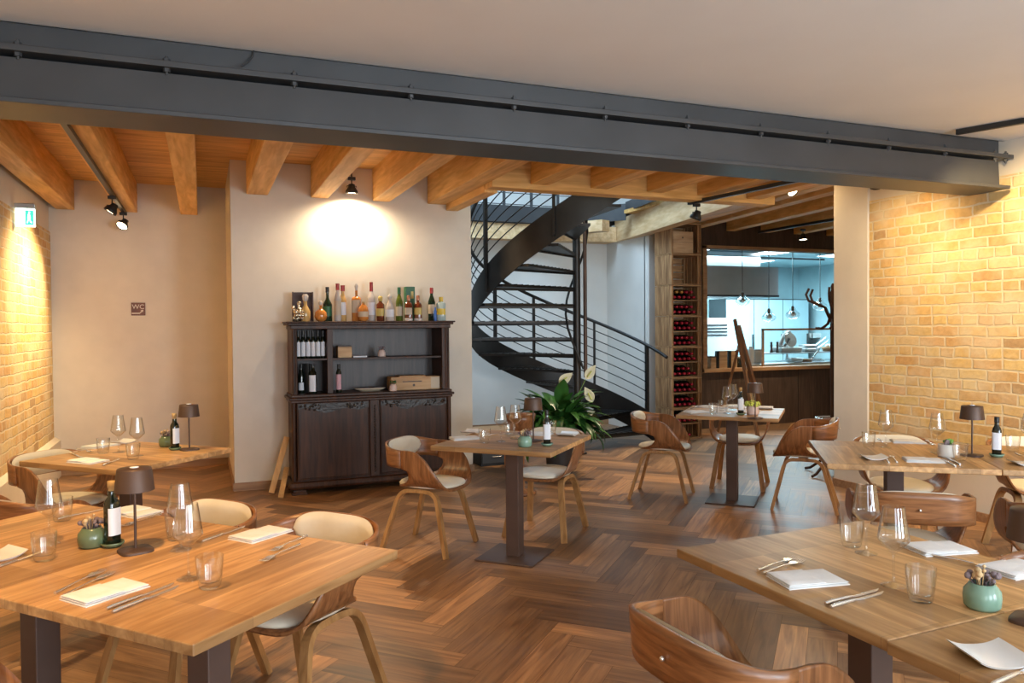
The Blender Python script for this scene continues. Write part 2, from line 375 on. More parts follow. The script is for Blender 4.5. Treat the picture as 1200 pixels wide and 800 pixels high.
    def build(s, name, mat, parent=None, solid=0.0, subsurf=0, loc=None):
        o = bpy.data.objects.new(name, s.mesh(name, mat)); COL.objects.link(o)
        if parent is not None: o.parent = parent
        if loc is not None: o.location = loc
        if subsurf:
            q = o.modifiers.new('subsurf', 'SUBSURF'); q.levels = subsurf; q.render_levels = subsurf
        if solid:
            q = o.modifiers.new('solid', 'SOLIDIFY'); q.thickness = solid; q.offset = 0
        return o

def tag(o, label, cat, group=None, kind=None):
    o['label'] = label; o['category'] = cat
    if group: o['group'] = group
    if kind: o['kind'] = kind
    return o
def thing(name, label, cat, loc=(0, 0, 0), rz=0.0, group=None):
    o = bpy.data.objects.new(name, None); o.empty_display_size = 0.1; COL.objects.link(o)
    o.location = loc; o.rotation_euler = (0, 0, rz)
    return tag(o, label, cat, group)
def structure(o, label=None):
    o['kind'] = 'structure'
    if label: o['label'] = label
    return o
def dup(root, loc, rz, label, group=None):
    r = root.copy(); COL.objects.link(r); r.location = loc; r.rotation_euler = (0, 0, rz)
    r['label'] = label
    if group: r['group'] = group
    for ch in list(root.children):
        c = ch.copy(); COL.objects.link(c); c.parent = r
        for g in list(ch.children):
            d = g.copy(); COL.objects.link(d); d.parent = c
    return r
class Kind:
    """first placement moves the prototype itself, later ones copy it"""
    def __init__(s, make): s.make = make; s.proto = None
    def put(s, loc, rz, label, group=None, z=None):
        if s.proto is None:
            s.proto = s.make(); o = s.proto; o.location = loc; o.rotation_euler = (0, 0, rz); o['label'] = label
            if group: o['group'] = group
            return o
        return dup(s.proto, loc, rz, label, group)
def text_mesh(txt, size, depth=0.0, bold=False):
    cu = bpy.data.curves.new('lettering', 'FONT'); cu.body = txt; cu.size = size; cu.align_x = 'CENTER'; cu.align_y = 'CENTER'; cu.extrude = depth
    if bold: cu.offset = size * 0.02
    o = bpy.data.objects.new('lettering', cu); COL.objects.link(o)
    dg = bpy.context.evaluated_depsgraph_get(); me = bpy.data.meshes.new_from_object(o.evaluated_get(dg))
    COL.objects.unlink(o); bpy.data.objects.remove(o); return me

# ================================================================== the setting
WLX, WRX = -1.44, 5.45          # side walls
CEIL = 2.82
def sbox(name, x0, x1, y0, y1, z0, z1, mat, label=None):
    return structure(MB().box(x0, x1, y0, y1, z0, z1).build(name, M[mat]), label)

# herringbone floor: one sheet of separate boards over a dark subfloor
def herringbone():
    L, W, g = 0.78, 0.13, 0.0007
    vs, fs, uvs, tones = [], [], [], []
    c = cos(pi / 4)
    def inside(p, q):
        x, y = (p - q) * c, (p + q) * c
        return -1.9 < x < 10.2 and -0.6 < y < 10.7
    rng = random.Random(3)
    for i in range(-110, 130):
        for j in range(-16, 22):
            ox, oy = i * W + j * L, i * W - j * L
            for kind in (0, 1):
                if kind == 0: a0, b0, a1, b1 = ox, oy, ox + L, oy + W
                else: a0, b0, a1, b1 = ox, oy + W, ox + W, oy + W + L
                if not inside((a0 + a1) / 2, (b0 + b1) / 2): continue
                a0 += g; b0 += g; a1 -= g; b1 -= g
                k = len(vs)
                for p, q in ((a0, b0), (a1, b0), (a1, b1), (a0, b1)):
                    vs.append(((p - q) * c, (p + q) * c, 0.0))
                fs.append((k, k + 1, k + 2, k + 3))
                u = rng.random() * 10; LL = L
                uvs += [(u, 0), (u + LL, 0), (u + LL, W), (u, W)] if kind == 0 else [(u, W), (u, 0), (u + LL, 0), (u + LL, W)]
                t = rng.random(); t2 = rng.random(); tones += [(t, t2, 0, 1)] * 4
    me = bpy.data.meshes.new('floor'); me.from_pydata(vs, [], fs)
    me.uv_layers.new(name='UVMap'); me.color_attributes.new('tone', 'FLOAT_COLOR', 'CORNER')
    me.uv_layers['UVMap'].data.foreach_set('uv', [c for u in uvs for c in u])
    me.color_attributes['tone'].data.foreach_set('color', [c for t in tones for c in t])
    me.materials.append(M['floor']); o = bpy.data.objects.new('floor', me); COL.objects.link(o); return structure(o, 'oak herringbone floor of wide boards')
herringbone()
sbox('trim_1', -2.0, 10.3, -3.0, 14.2, -0.12, -0.002, 'subfloor')
# white ceiling of the front room
sbox('ceiling', -1.5, 5.6, -2.9, 3.87, CEIL, CEIL + 0.12, 'plaster_ceiling')
# left wall: brick field between plaster bands
sbox('wall_left', WLX - 0.2, WLX, -2.9, 9.2, 0.0, 3.3, 'plaster')
structure(MB().box(WLX - 0.01, WLX + 0.018, -2.8, 9.0, 0.385, 2.50).build('trim_2', M['brick']), 'yellow brick field in the left wall')
structure(MB().add([(WLX, -2.8, 0), (WLX + 0.07, -2.8, 0), (WLX + 0.07, -2.8, 0.37), (WLX + 0.02, -2.8, 0.40), (WLX, -2.8, 0.40),
                    (WLX, 9.05, 0), (WLX + 0.07, 9.05, 0), (WLX + 0.07, 9.05, 0.37), (WLX + 0.02, 9.05, 0.40), (WLX, 9.05, 0.40)],
                   [(4, 3, 2, 1, 0), (5, 6, 7, 8, 9), (1, 2, 7, 6), (2, 3, 8, 7), (3, 4, 9, 8)]).build('trim_3', M['plaster']), 'plastered ledge under the brick field')
# right wall and its brick field
pend = at_x(980, 400, WRX).y
sbox('wall_right', WRX, WRX + 0.25, -2.9, pend, 0.0, 3.3, 'plaster')
structure(MB().box(WRX - 0.014, WRX + 0.02, -2.8, 5.07, 0.42, 2.57).build('trim_4', M['brick']), 'yellow brick field in the right wall')
structure(MB().rbox(WRX - 0.03, WRX - 0.001, 5.075, pend + 0.0, 0.0, 3.0, 0.004).build('trim_5', M['plaster']), 'smooth plaster pier beside the brick')
sbox('baseboard_right', WRX - 0.045, WRX - 0.03, -2.8, pend, 0.0, 0.07, 'oak_base')
# recess wall with the sign, cabinet wall in front of it
sbox('wall_far_left', WLX, 0.40, 9.05, 9.25, 0.0, 3.3, 'plaster')
sbox('wall_cabinet', 0.255, 2.58, 7.5, 7.68, 0.0, 3.3, 'plaster')
sbox('wall_recess_side', 0.255, 0.42, 7.6, 9.1, 0.0, 3.3, 'plaster')
sbox('wall_stair_left', 2.40, 2.58, 7.6, 10.4, 0.0, 5.3, 'white_plaster')
sbox('baseboard_cabinet', 0.245, 2.59, 7.485, 7.5, 0.0, 0.075, 'oak_base')
sbox('baseboard_recess', 0.24, 0.255, 7.49, 9.05, 0.0, 0.075, 'oak_base')
sbox('baseboard_far_left', WLX, 0.25, 9.035, 9.05, 0.0, 0.075, 'oak_base')
# stairwell walls
sbox('wall_stair_back', 2.45, 5.9, 10.3, 10.5, 0.0, 3.0, 'white_plaster')
sbox('wall_stair_right', 5.73, 5.93, 9.22, 10.4, 0.0, 3.0, 'white_plaster')
sbox('wall_stair_pier', 5.73, 6.5, 9.12, 9.24, 0.0, 3.0, 'white_plaster')
sbox('baseboard_stair', 2.58, 5.73, 10.28, 10.3, 0.0, 0.10, 'oak_base')
# kitchen front: parapet, head, side panels, oak lining
KY = 9.2; KX0, KX1, KZ0, KZ1 = 6.74, 9.45, 0.86, 2.60
structure(MB().box(6.15, 9.9, KY, KY + 0.12, 0, KZ0).build('wall_kitchen_parapet', M['panel']), 'dark wood panelled parapet')
structure(MB().box(6.15, 9.9, KY, KY + 0.12, KZ1, 3.05).build('wall_kitchen_head', M['panel']))
structure(MB().box(6.15, KX0, KY, KY + 0.12, KZ0, KZ1).box(KX1, 9.9, KY, KY + 0.12, KZ0, KZ1).build('wall_kitchen_jambs', M['panel']))
structure(MB().box(KX0 - 0.07, KX0, KY - 0.025, KY + 0.15, KZ0 - 0.04, KZ1 + 0.04).box(KX0 - 0.07, KX1, KY - 0.025, KY + 0.15, KZ1, KZ1 + 0.045).build('trim_6', M['frame_wood']), 'oak lining of the kitchen opening')
structure(MB().rbox(KX0 - 0.07, KX1, KY - 0.05, KY + 0.17, KZ0 - 0.05, KZ0 + 0.005, 0.006).build('trim_7', M['frame_wood']), 'oak sill of the kitchen opening')
for xx in (7.55, 8.42): structure(MB().box(xx - 0.003, xx + 0.003, KY - 0.004, KY, 0.02, KZ0 - 0.05).build('trim_8', M['black']))
# kitchen room
sbox('wall_kitchen_back', 5.9, 12.2, 13.2, 13.4, 0, 3.0, 'kitchen_wall')
sbox('wall_kitchen_left', 5.9, 6.0, 9.3, 13.3, 0, 3.0, 'kitchen_wall')
sbox('wall_kitchen_right', 12.1, 12.3, 9.0, 13.3, 0, 3.0, 'kitchen_wall')
sbox('ceiling_kitchen', 5.9, 12.2, 9.32, 13.3, 2.72, 2.8, 'kitchen_wall')
sbox('floor_kitchen', 5.9, 12.2, 9.3, 13.3, -0.001, 0.004, 'stainless')
sbox('wall_passage_front', WRX + 0.2, 10.2, pend - 0.15, pend - 0.02, 0, 3.3, 'plaster')
sbox('wall_passage_right', 9.8, 10.0, pend - 0.1, 9.3, 0, 3.3, 'plaster')
# boarded ceiling behind the beam, with the stair opening left out
PZ = 3.05
pl = MB().box(-1.5, 2.44, 3.95, 9.2, PZ, PZ + 0.05).box(2.44, 5.45, 3.95, 6.35, PZ, PZ + 0.05).box(5.45, 10.0, 3.95, 9.3, PZ, PZ + 0.05)
structure(pl.build('ceiling_boards', M['planks']), 'pine board ceiling over the joists')
# upper storey seen through the stair opening
sbox('wall_upper_back', 2.2, 6.6, 11.6, 11.8, 2.9, 5.4, 'white_plaster')
sbox('wall_upper_right', 6.4, 6.6, 6.0, 11.7, 3.1, 5.4, 'white_plaster')
sbox('wall_upper_front', 2.2, 6.6, 5.9, 6.1, 3.12, 5.4, 'white_plaster')
sbox('ceiling_upper', 2.2, 6.6, 5.9, 11.8, 5.35, 5.5, 'white_plaster')
sbox('floor_upper', 2.45, 6.4, 10.15, 11.7, 2.96, 3.08, 'steel_dark')
sbox('floor_upper_right', 5.6, 6.4, 6.3, 10.2, 3.10, 3.16, 'steel_dark')
# wall behind the camera with three tall windows
def back_wall():
    xs = [-1.5, -1.35, 0.15, 0.85, 2.35, 3.05, 4.55, 5.6]
    mb = MB()
    for a, b in ((0, 1), (2, 3), (4, 5), (6, 7)): mb.box(xs[a], xs[b], -2.95, -2.8, 0, 2.85)
    for a, b in ((1, 2), (3, 4), (5, 6)): mb.box(xs[a], xs[b], -2.95, -2.8, 0, 0.45).box(xs[a], xs[b], -2.95, -2.8, 2.65, 2.85)
    structure(mb.build('wall_back', M['plaster']))
    for i, (a, b) in enumerate(((1, 2), (3, 4), (5, 6))):
        x0, x1 = xs[a], xs[b]; w = MB()
        w.box(x0, x0 + .06, -2.92, -2.84, .45, 2.65).box(x1 - .06, x1, -2.92, -2.84, .45, 2.65).box(x0, x1, -2.92, -2.84, .45, .51).box(x0, x1, -2.92, -2.84, 2.59, 2.65).box((x0 + x1) / 2 - .03, (x0 + x1) / 2 + .03, -2.92, -2.84, .5, 2.6)
        f = structure(w.build('window_%d' % (i + 1), M['steel_dark']))
        MB().box(x0 + .05, x1 - .05, -2.885, -2.88, .5, 2.6).build('pane', M['glass'], f)
back_wall()

# ================================================================== joists
def joist(x0, x1, y0, y1, z0, z1, label, mat='joist', shear=0.0):
    mb = MB().rbox(0, x1 - x0, 0, y1 - y0, 0, z1 - z0, 0.006)
    mb.v = [(v[0] + x0 + shear * v[1], v[1] + y0, v[2] + z0) for v in mb.v]
    return tag(mb.build('ceiling_joist', M[mat]), label, 'ceiling joist', 'exposed pine ceiling joists')
JZ = 2.74
lab = ['beside the left brick wall', 'with the black spotlight track running along its left', 'between the recess and the plaster wall, ending over the sign wall',
       'first to reach the wall above the cabinet, over its left end', 'left of the lit ceiling spotlight', 'just right of the lit ceiling spotlight', 'widest-looking, ending at the free edge of the cabinet wall']
for i, s in enumerate(lab):
    x = [-1.375, -0.79, -0.20, 0.395, 0.975, 1.565, 2.12][i]; w = [.17, .17, .17, .19, .16, .17, .19][i]
    joist(x, x + w, 4.10, 9.045 if i < 3 else 7.495, JZ, PZ, 'pine ceiling joist ' + s)
lab = ['second', 'third', 'fourth', 'fifth']
for i in range(5):
    x = [2.68, 3.27, 3.86, 4.42, 5.0][i]
    joist(x, x + .17, 4.10, 6.17, JZ, PZ, 'short pine joist running into the stair opening header, ' + ['over the upper stair railing', 'second counted from the cabinet wall', 'third counted from the cabinet wall', 'fourth counted from the cabinet wall', 'closest to the black track with spotlight'][i])
hd = MB().rbox(2.32, 5.36, 6.175, 6.35, 2.70, PZ, 0.006)
tag(hd.build('header_beam', M['joist_x']), 'pine header beam closing the near side of the stair opening', 'timber beam')
t = MB().rbox(2.315, 2.44, 6.355, 7.49, 2.68, PZ, 0.005)
tag(t.build('trimmer_beam', M['joist']), 'short pine trimmer at the corner of the cabinet wall and stair opening', 'timber beam')
t = MB().rbox(0, 0.17, 0, 3.6, 0, 0.32, 0.006); t.v = [(v[0] + 5.13 + 0.165 * v[1], v[1] + 6.45, v[2] + 2.74) for v in t.v]
tag(t.build('trimmer_beam', M['joist_light']), 'long pale pine trimmer beam on the right side of the stair opening', 'timber beam')
t = MB().prism([(2.6, 10.06), (4.9, 10.06), (5.7, 9.95), (5.7, 10.28), (2.6, 10.28)], 2.735, 2.955)
tag(t.build('trimmer_beam', M['joist_light']), 'pale pine beam along the far wall of the stair opening', 'timber beam')
t = MB().prism([(4.55, 10.055), (5.10, 9.3), (5.25, 9.36), (4.84, 10.055)], 2.80, 2.955)
tag(t.build('corner_brace', M['joist_light']), 'short diagonal pine block in the far corner of the stair opening', 'timber block')
t = MB().box(2.5, 4.9, 10.02, 10.04, 2.97, 3.2).prism([(4.9, 10.02), (5.5, 9.35), (5.52, 9.37), (4.92, 10.04)], 2.97, 3.2).prism([(5.5, 9.35), (5.02, 6.5), (5.04, 6.5), (5.53, 9.35)], 3.08, 3.22)
structure(t.build('trim_10', M['steel_dark']), 'blue-grey steel fascia around the upper edge of the stair opening')
lab = ['nearest the stair opening, above the crate tower', 'second from the crate tower', 'third from the crate tower', 'fourth from the crate tower', 'fifth from the crate tower', 'furthest over the kitchen front']
for i, s in enumerate(lab):
    x = [5.70, 5.95, 6.62, 7.24, 7.86, 8.5][i]; y0 = 4.15 if i == 0 else pend
    joist(x - (0.0 if i else 0.25), x + .15 - (0.0 if i else 0.25), y0, KY - 0.01, 2.86, PZ, 'pine joist over the kitchen front, ' + s, shear=0.125)

# ================================================================== steel beam
def steel_beam():
    X0, X1 = -1.42, 5.42
    b = thing('steel_beam', 'long anthracite steel beam of two bolted sections spanning the whole room under the ceiling', 'steel beam', (X0, 3.8, 2.46))
    o = Vector((-X0, -3.8, -2.46))
    def part(name, mb, mat='steel_dark'):
        mb.v = [tuple(Vector(v) + o) for v in mb.v]; return mb.build(name, M[mat], b)
    part('upper_web', MB().box(X0, X1 - .02, 3.87, 4.0, 2.70, CEIL))
    part('middle_flange', MB().rbox(X0, X1 - .005, 3.765, 4.08, 2.672, 2.700, .004))
    part('gap_web', MB().box(X0, X1 - .02, 3.90, 4.0, 2.64, 2.674))
    lw = MB(); lw.prism([(3.79, 2.475), (3.80, 2.652), (4.02, 2.652), (4.02, 2.475)], X0, X1 - 0.12)
    lw.v = [(v[2], v[0], v[1]) for v in lw.v]; part('lower_web', lw)
    part('lower_flange', MB().rbox(X0, X1 - .04, 3.765, 4.09, 2.455, 2.478, .004))
    bolt = None; xs = [at_y(px, py, 3.79).x for px, py in ((20, 52), (195, 73), (345, 89), (482, 104), (603, 118), (710, 130), (807, 142), (893, 152), (972, 161), (1043, 169), (1109, 176), (1168, 183), (1180, 184))]
    for x in xs:
        if bolt is None:
            m = MB(); 
            hexp = [(0.016 * cos(pi * k / 3), 0.016 * sin(pi * k / 3)) for k in range(6)]
            m.prism(hexp, 0.0, 0.016).lathe([(0.007, 0.016), (0.007, 0.028)], 8).prism(hexp, -0.044, -0.028).lathe([(0.007, -0.056), (0.007, -0.044)], 8)
            bolt = m.build('bolt', M['steel_dark'], b, loc=Vector((x, 3.80, 2.70)) + o)
        else:
            c = bolt.copy(); COL.objects.link(c); c.location = Vector((x, 3.80, 2.70)) + o
    cb = MB().tube([at_y(298, 58, 3.86), at_y(296, 66, 3.85), at_y(290, 74, 3.83), at_y(283, 78, 3.80)], 0.004, 6)
    part('cable', cb, 'steel_dark')
steel_beam()
# cover above the beam joining both ceilings
sbox('trim_9', -1.5, 5.6, 3.86, 4.1, CEIL + 0.0, 3.3, 'plaster_ceiling')

# ================================================================== spotlights and tracks
def track(name_label, a, b, sect=0.034):
    mb = MB().tube([a, b], (sect, sect), up=(0, 0, 1))
    return tag(mb.build('lighting_track', M['black']), name_label, 'lighting track')
def make_spot_lamp():
    t = thing('spotlight', '', 'spotlight')
    MB().rbox(-.035, .035, -.018, .018, -.03, 0, .004).build('adapter', M['black'], t)
    MB().tube([(0, 0, -.03), (0, 0, -.085)], .006, 8).tube([(-.045, 0, -.10), (-.045, 0, -.085), (.045, 0, -.085), (.045, 0, -.10)], .004, 6).build('bracket', M['black'], t)
    return t
def spot_head(t, direction, lit=True, strength=None):
    d = Vector(direction).normalized(); q = d.to_track_quat('Z', 'Y').to_matrix().to_4x4()
    mt = Matrix.Translation((0, 0, -.115)) @ q
    MB().lathe([(.018, -.05), (.030, -.045), (.034, -.02), (.056, .015), (.058, .04), (.054, .04), (.050, .030)], 20, mt, caps=False).lathe([(.001, -.05), (.018, -.05)], 20, mt, caps=False).build('lamp_head', M['black'], t)
    MB().lathe([(.001, .030), (.051, .032)], 20, mt, caps=False).build('reflector', M['lamp_on'] if lit else M['stainless'], t)
    if 'rot' in t: pass
spots = []
def ceiling_spot(label, loc, target, power, color, angle=60, blend=.6, track_rz=0.0, lit=True, size=.03):
    t = make_spot_lamp(); t.location = loc; t['label'] = label
    t['group'] = 'black ceiling spotlights'
    d = Vector(target) - (Vector(loc) + Vector((0, 0, -.115))); spot_head(t, d, lit)
    if power:
        p = Vector(loc) + Vector((0, 0, -.115)) + d.normalized() * .06
        l = spot('spotlight_beam', p, target, power, color, angle, blend, size)
    return t
TZ = 2.72
track('black lighting track along the second joist near the left wall', (-0.735, 4.1, TZ), (-0.735, 9.0, TZ))
ceiling_spot('lit black spotlight on the left track, aimed at the left brick wall', (-0.735, 7.75, TZ - .017), (WLX, 7.7, 1.55), 210, WARM, 120, 1.0)
ceiling_spot('black spotlight at the far end of the left track, turned to the wall', (-0.735, 8.8, TZ - .017), (WLX, 7.8, 1.2), 130, WARM, 85, 1.0)
cs = ceiling_spot('lit black spotlight above the cabinet between two joists', (1.335, 7.34, PZ - .12), (1.35, 7.43, 1.2), 85, WARM2, 165, .75, size=.02)
MB().rbox(-.05, .05, -.05, .05, .10, .12, .004).tube([(0, 0, 0), (0, 0, .11)], .008, 8).build('ceiling_plate', M['black'], cs)
a, b = Vector((4.47, 6.38, 2.70)), Vector((4.74, 4.12, 2.70))
track('black lighting track leading from the steel beam towards the crate tower', a, b)
ceiling_spot('black spotlight at the end of the track near the crate tower', a + Vector((.02, -.1, -.017)), (3.9, 7.0, 0.4), 190, WARM2, 70)
cs2 = ceiling_spot('tilted lit black spotlight hanging below the joists left of the plaster pier', (5.36, 5.95, PZ - .12), (WRX, 4.7, 1.75), 60, WARM, 120, 1.0)
MB().rbox(-.05, .05, -.05, .05, .10, .12, .004).tube([(0, 0, 0), (0, 0, .11)], .008, 8).build('ceiling_plate', M['black'], cs2)
a, b = at_z(889, 272, 2.84), at_z(978, 257, 2.84)
track('black lighting track across the joists in front of the kitchen', a, b + (b - a) * .3)
ceiling_spot('small lit spotlight pointing down in front of the kitchen opening', at_z(941, 268, 2.82), at_z(941, 268, 2.82) + Vector((-.1, -.3, -2.8)), 190, WARM2, 85)
a, b = Vector((4.80, 3.74, 2.80)), Vector((5.02, 3.2, 2.80))
track('black lighting track on the white ceiling at the right brick wall', a, a + (b - a) * 2.0)
ceiling_spot('black spotlight tucked right behind the steel beam near the right brick wall', (4.715, 4.33, 2.683), (WRX, 4.75, 1.7), 45, WARM, 125, 1.0)
# out-of-frame lamps of the same track and of the one over the left tables
def bare(loc, target, power, color, angle, blend=.7, size=.04): spot('spotlight_beam', loc, target, power, color, angle, blend, size)
bare((4.75, 3.3, 2.68), (WRX, 3.7, 1.5), 105, WARM, 130, 1.0)
bare((4.9, 2.2, 2.68), (WRX, 2.6, 1.5), 140, WARM, 90)
bare((-0.35, 2.2, 2.75), (-0.35, 2.7,   .76), 175, (1.0, .56, .19), 95)
bare((-0.9, 4.5, 2.66), (-.6, 4.9, .76), 160, WARM, 95)

# ================================================================== signs on the left
def wc_sign():
    p0, p1 = at_y(154, 355, 9.05), at_y(170, 369, 9.05)
    t = thing('wc_sign', 'small square brown WC sign with an arrow on the recess wall', 'sign', ((p0.x + p1.x) / 2, 9.05, (p0.z + p1.z) / 2))
    w = .068
    MB().rbox(-w, w, -.008, -.001, -w, w, .002).build('sign_plate', M['sign_brown'], t)
    me = text_mesh('WC', .068, .001); me.materials.append(M['sign_letter'])
    o = bpy.data.objects.new('lettering', me); COL.objects.link(o); o.parent = t; o.location = (0, -.0095, .022); o.rotation_euler = (pi / 2, 0, 0)
    ar = MB()
    ar.tube([(-.062, -.0095, -.045), (.012, -.0095, -.045), (.038, -.0095, -.020)], (.002, .012), up=(0, 1, 0))
    ar.v = [(v[0], -.0095 + (v[1] + .0095) * .2, v[2]) for v in ar.v]
    ar.add([(.050, -.0095, -.008), (.044, -.0095, -.034), (.022, -.0095, -.012)], [(0, 1, 2)])
    ar.add([(-.062, -.0095, -.051), (.014, -.0095, -.051), (.014, -.0095, -.039), (-.062, -.0095, -.039), (.044, -.0095, -.022), (.036, -.0095, -.012)], [(0, 1, 2, 3), (2, 1, 4, 5)])
    ar.build('arrow', M['sign_letter'], t)
wc_sign()
def exit_light():
    t = thing('emergency_exit_light', 'grey box light with lit white and green pictogram high on the left brick wall', 'exit sign', (WLX + .018, 7.42, 2.36))
    MB().rbox(0, .15, -.035, .035, .15, .19, .005).build('housing', M['stainless'], t)
    MB().rbox(0.005, .145, -.012, .012, 0, .15, .003).build('light_panel', M['sign_on'], t)
    g = MB()
    def q(pts): g.prism(pts, .0121, .0135, Matrix(((1, 0, 0, .025), (0, 0, -1, 0), (0, 1, 0, 0), (0, 0, 0, 1))))
    q([(.05, .015), (.11, .015), (.11, .135), (.05, .135)])
    g.build('pictogram', M['sign_green'], t)
    w = MB()
    def q2(pts): w.prism(pts, .0136, .0145, Matrix(((1, 0, 0, .025), (0, 0, -1, 0), (0, 1, 0, 0), (0, 0, 0, 1))))
    q2([(.074, .11), (.086, .11), (.086, .125), (.074, .125)]); q2([(.066, .07), (.09, .07), (.084, .105), (.07, .105)]); q2([(.06, .03), (.068, .03), (.08, .07), (.07, .072)]); q2([(.085, .035), (.1, .03), (.1, .04), (.09, .045), (.086, .07), (.078, .07)])
    w.build('running_figure', M['sign_on'], t)
exit_light()

# ================================================================== spiral staircase
def phi(k):
    return 180 + (k - 7.5) * (21.5 if k < 7.5 else 15.0)
def staircase():
    R_, RIS = 1.25, 0.195
    base = at_z(677, 531, 0.0)
    t = thing('spiral_staircase', 'black raw steel spiral staircase with open treads and rod railing', 'staircase', base)
    off = YAW
    def pt(r, ph, z): a = radians(ph) - off; return Vector((r * cos(a), r * sin(a), z))
    MB().lathe([(.045, 0), (.045, 4.2)], 16).build('centre_pole', M['steel_black'], t)
    MB().lathe([(.11, 0), (.11, .012)], 20).build('pole_foot', M['steel_black'], t)
    MB().tube([(0.085, -0.05, .9), (0.085, -0.05, 4.1)], .022, 10).build('inner_post', M['steel_rust'], t)
    # twisting inner handrail
    MB().tube([pt(.13, 300 - 30 * i, 1.0 + i * .16) for i in range(14)], .014, 8).build('inner_handrail', M['steel_black'], t)
    # treads
    for k in range(1, 16):
        a0, a1 = phi(k - .55), phi(k + .62); z = RIS * k; mb = MB(); n = 4
        top = [pt(.04, a0, z), ] + [pt(R_ - .01, a0 + (a1 - a0) * i / n, z) for i in range(n + 1)] + [pt(.04, a1, z)]
        m = len(top); bot = [v - Vector((0, 0, .028)) for v in top]
        mb.add(top + bot, [tuple(range(m)), tuple(reversed(range(m, 2 * m)))] + [(i, m + i, m + (i + 1) % m, (i + 1) % m) for i in range(m)])
        # front lip
        p0, p1 = pt(.045, a0, z), pt(R_ - .01, a0, z)
        mb.add([p0, p1, p1 - Vector((0, 0, .05)), p0 - Vector((0, 0, .05))], [(0, 1, 2, 3)])
        # raised bearing bars
        for i in range(1, 12):
            r = .1 + i * (R_ - .14) / 12; mb.tube([pt(r, a0 + (a1 - a0) * q / 4, z + .003) for q in range(5)], (.007, .006), up=(0, 0, 1))
        mb.build('tread', M['steel_black'], t)
    # outer stringer
    def zc(k): return RIS * k + .05 + .045 * max(0, k - 7.5) / 5
    rows = []; N = 90
    for r in (R_, R_ + .012):
        for dz in (-.17, .17):
            rows.append([pt(r, phi(.2 + i * 16.2 / N), max(0.0, zc(.2 + i * 16.2 / N) + dz)) for i in range(N + 1)])
    mb = MB().grid([rows[2], rows[3]]).grid([rows[1], rows[0]]).grid([rows[3], rows[1]]).grid([rows[0], rows[2]])
    mb.build('outer_stringer', M['steel_black'], t)
    # handrail and rods
    RR = R_ + .02
    def helix(h, k0, k1, n=80, r=RR): return [pt(r, phi(k0 + (k1 - k0) * i / n), zc(k0 + (k1 - k0) * i / n) + h) for i in range(n + 1)]
    MB().tube(helix(1.0, .25, 15.6), .022, 8).build('handrail', M['steel_black'], t)
    for j in range(6):
        MB().tube(helix(.28 + .12 * j, .95, 15.6), .0065, 6).build('railing_rod', M['steel_black'], t)
    ks = [1.0, 2.6, 4.33, 5.65, 7.6, 9.85, 12.5, 14.7]
    for k in ks:
        a = phi(k); z0 = zc(k) - .12; z1 = zc(k) + .99; mb = MB()
        p = pt(RR, a, 0); mb.tube([p + Vector((0, 0, z0)), p + Vector((0, 0, z1))], (.042, .028), up=(-sin(radians(a) - off), cos(radians(a) - off), 0))
        mb.build('railing_post', M['steel_black'], t)
staircase()
# upper balustrade behind the opening
def balustrade():
    t = thing('upper_balustrade', 'dark steel balustrade on the upper floor seen through the stair opening', 'balustrade', (2.7, 10.1, 3.08))
    MB().tube([(0, 0, 1.0), (2.3, 0, 1.0)], .02, 8).build('handrail', M['steel_dark'], t)
    for i in range(6): MB().box(.42 * i, .42 * i + .03, -.02, .02, 0, 1.0).build('baluster', M['steel_dark'], t)
    for i in range(5): MB().tube([(0, 0, .15 + i * .16), (2.3, 0, .15 + i * .16)], .006, 6).build('rail', M['steel_dark'], t)
balustrade()

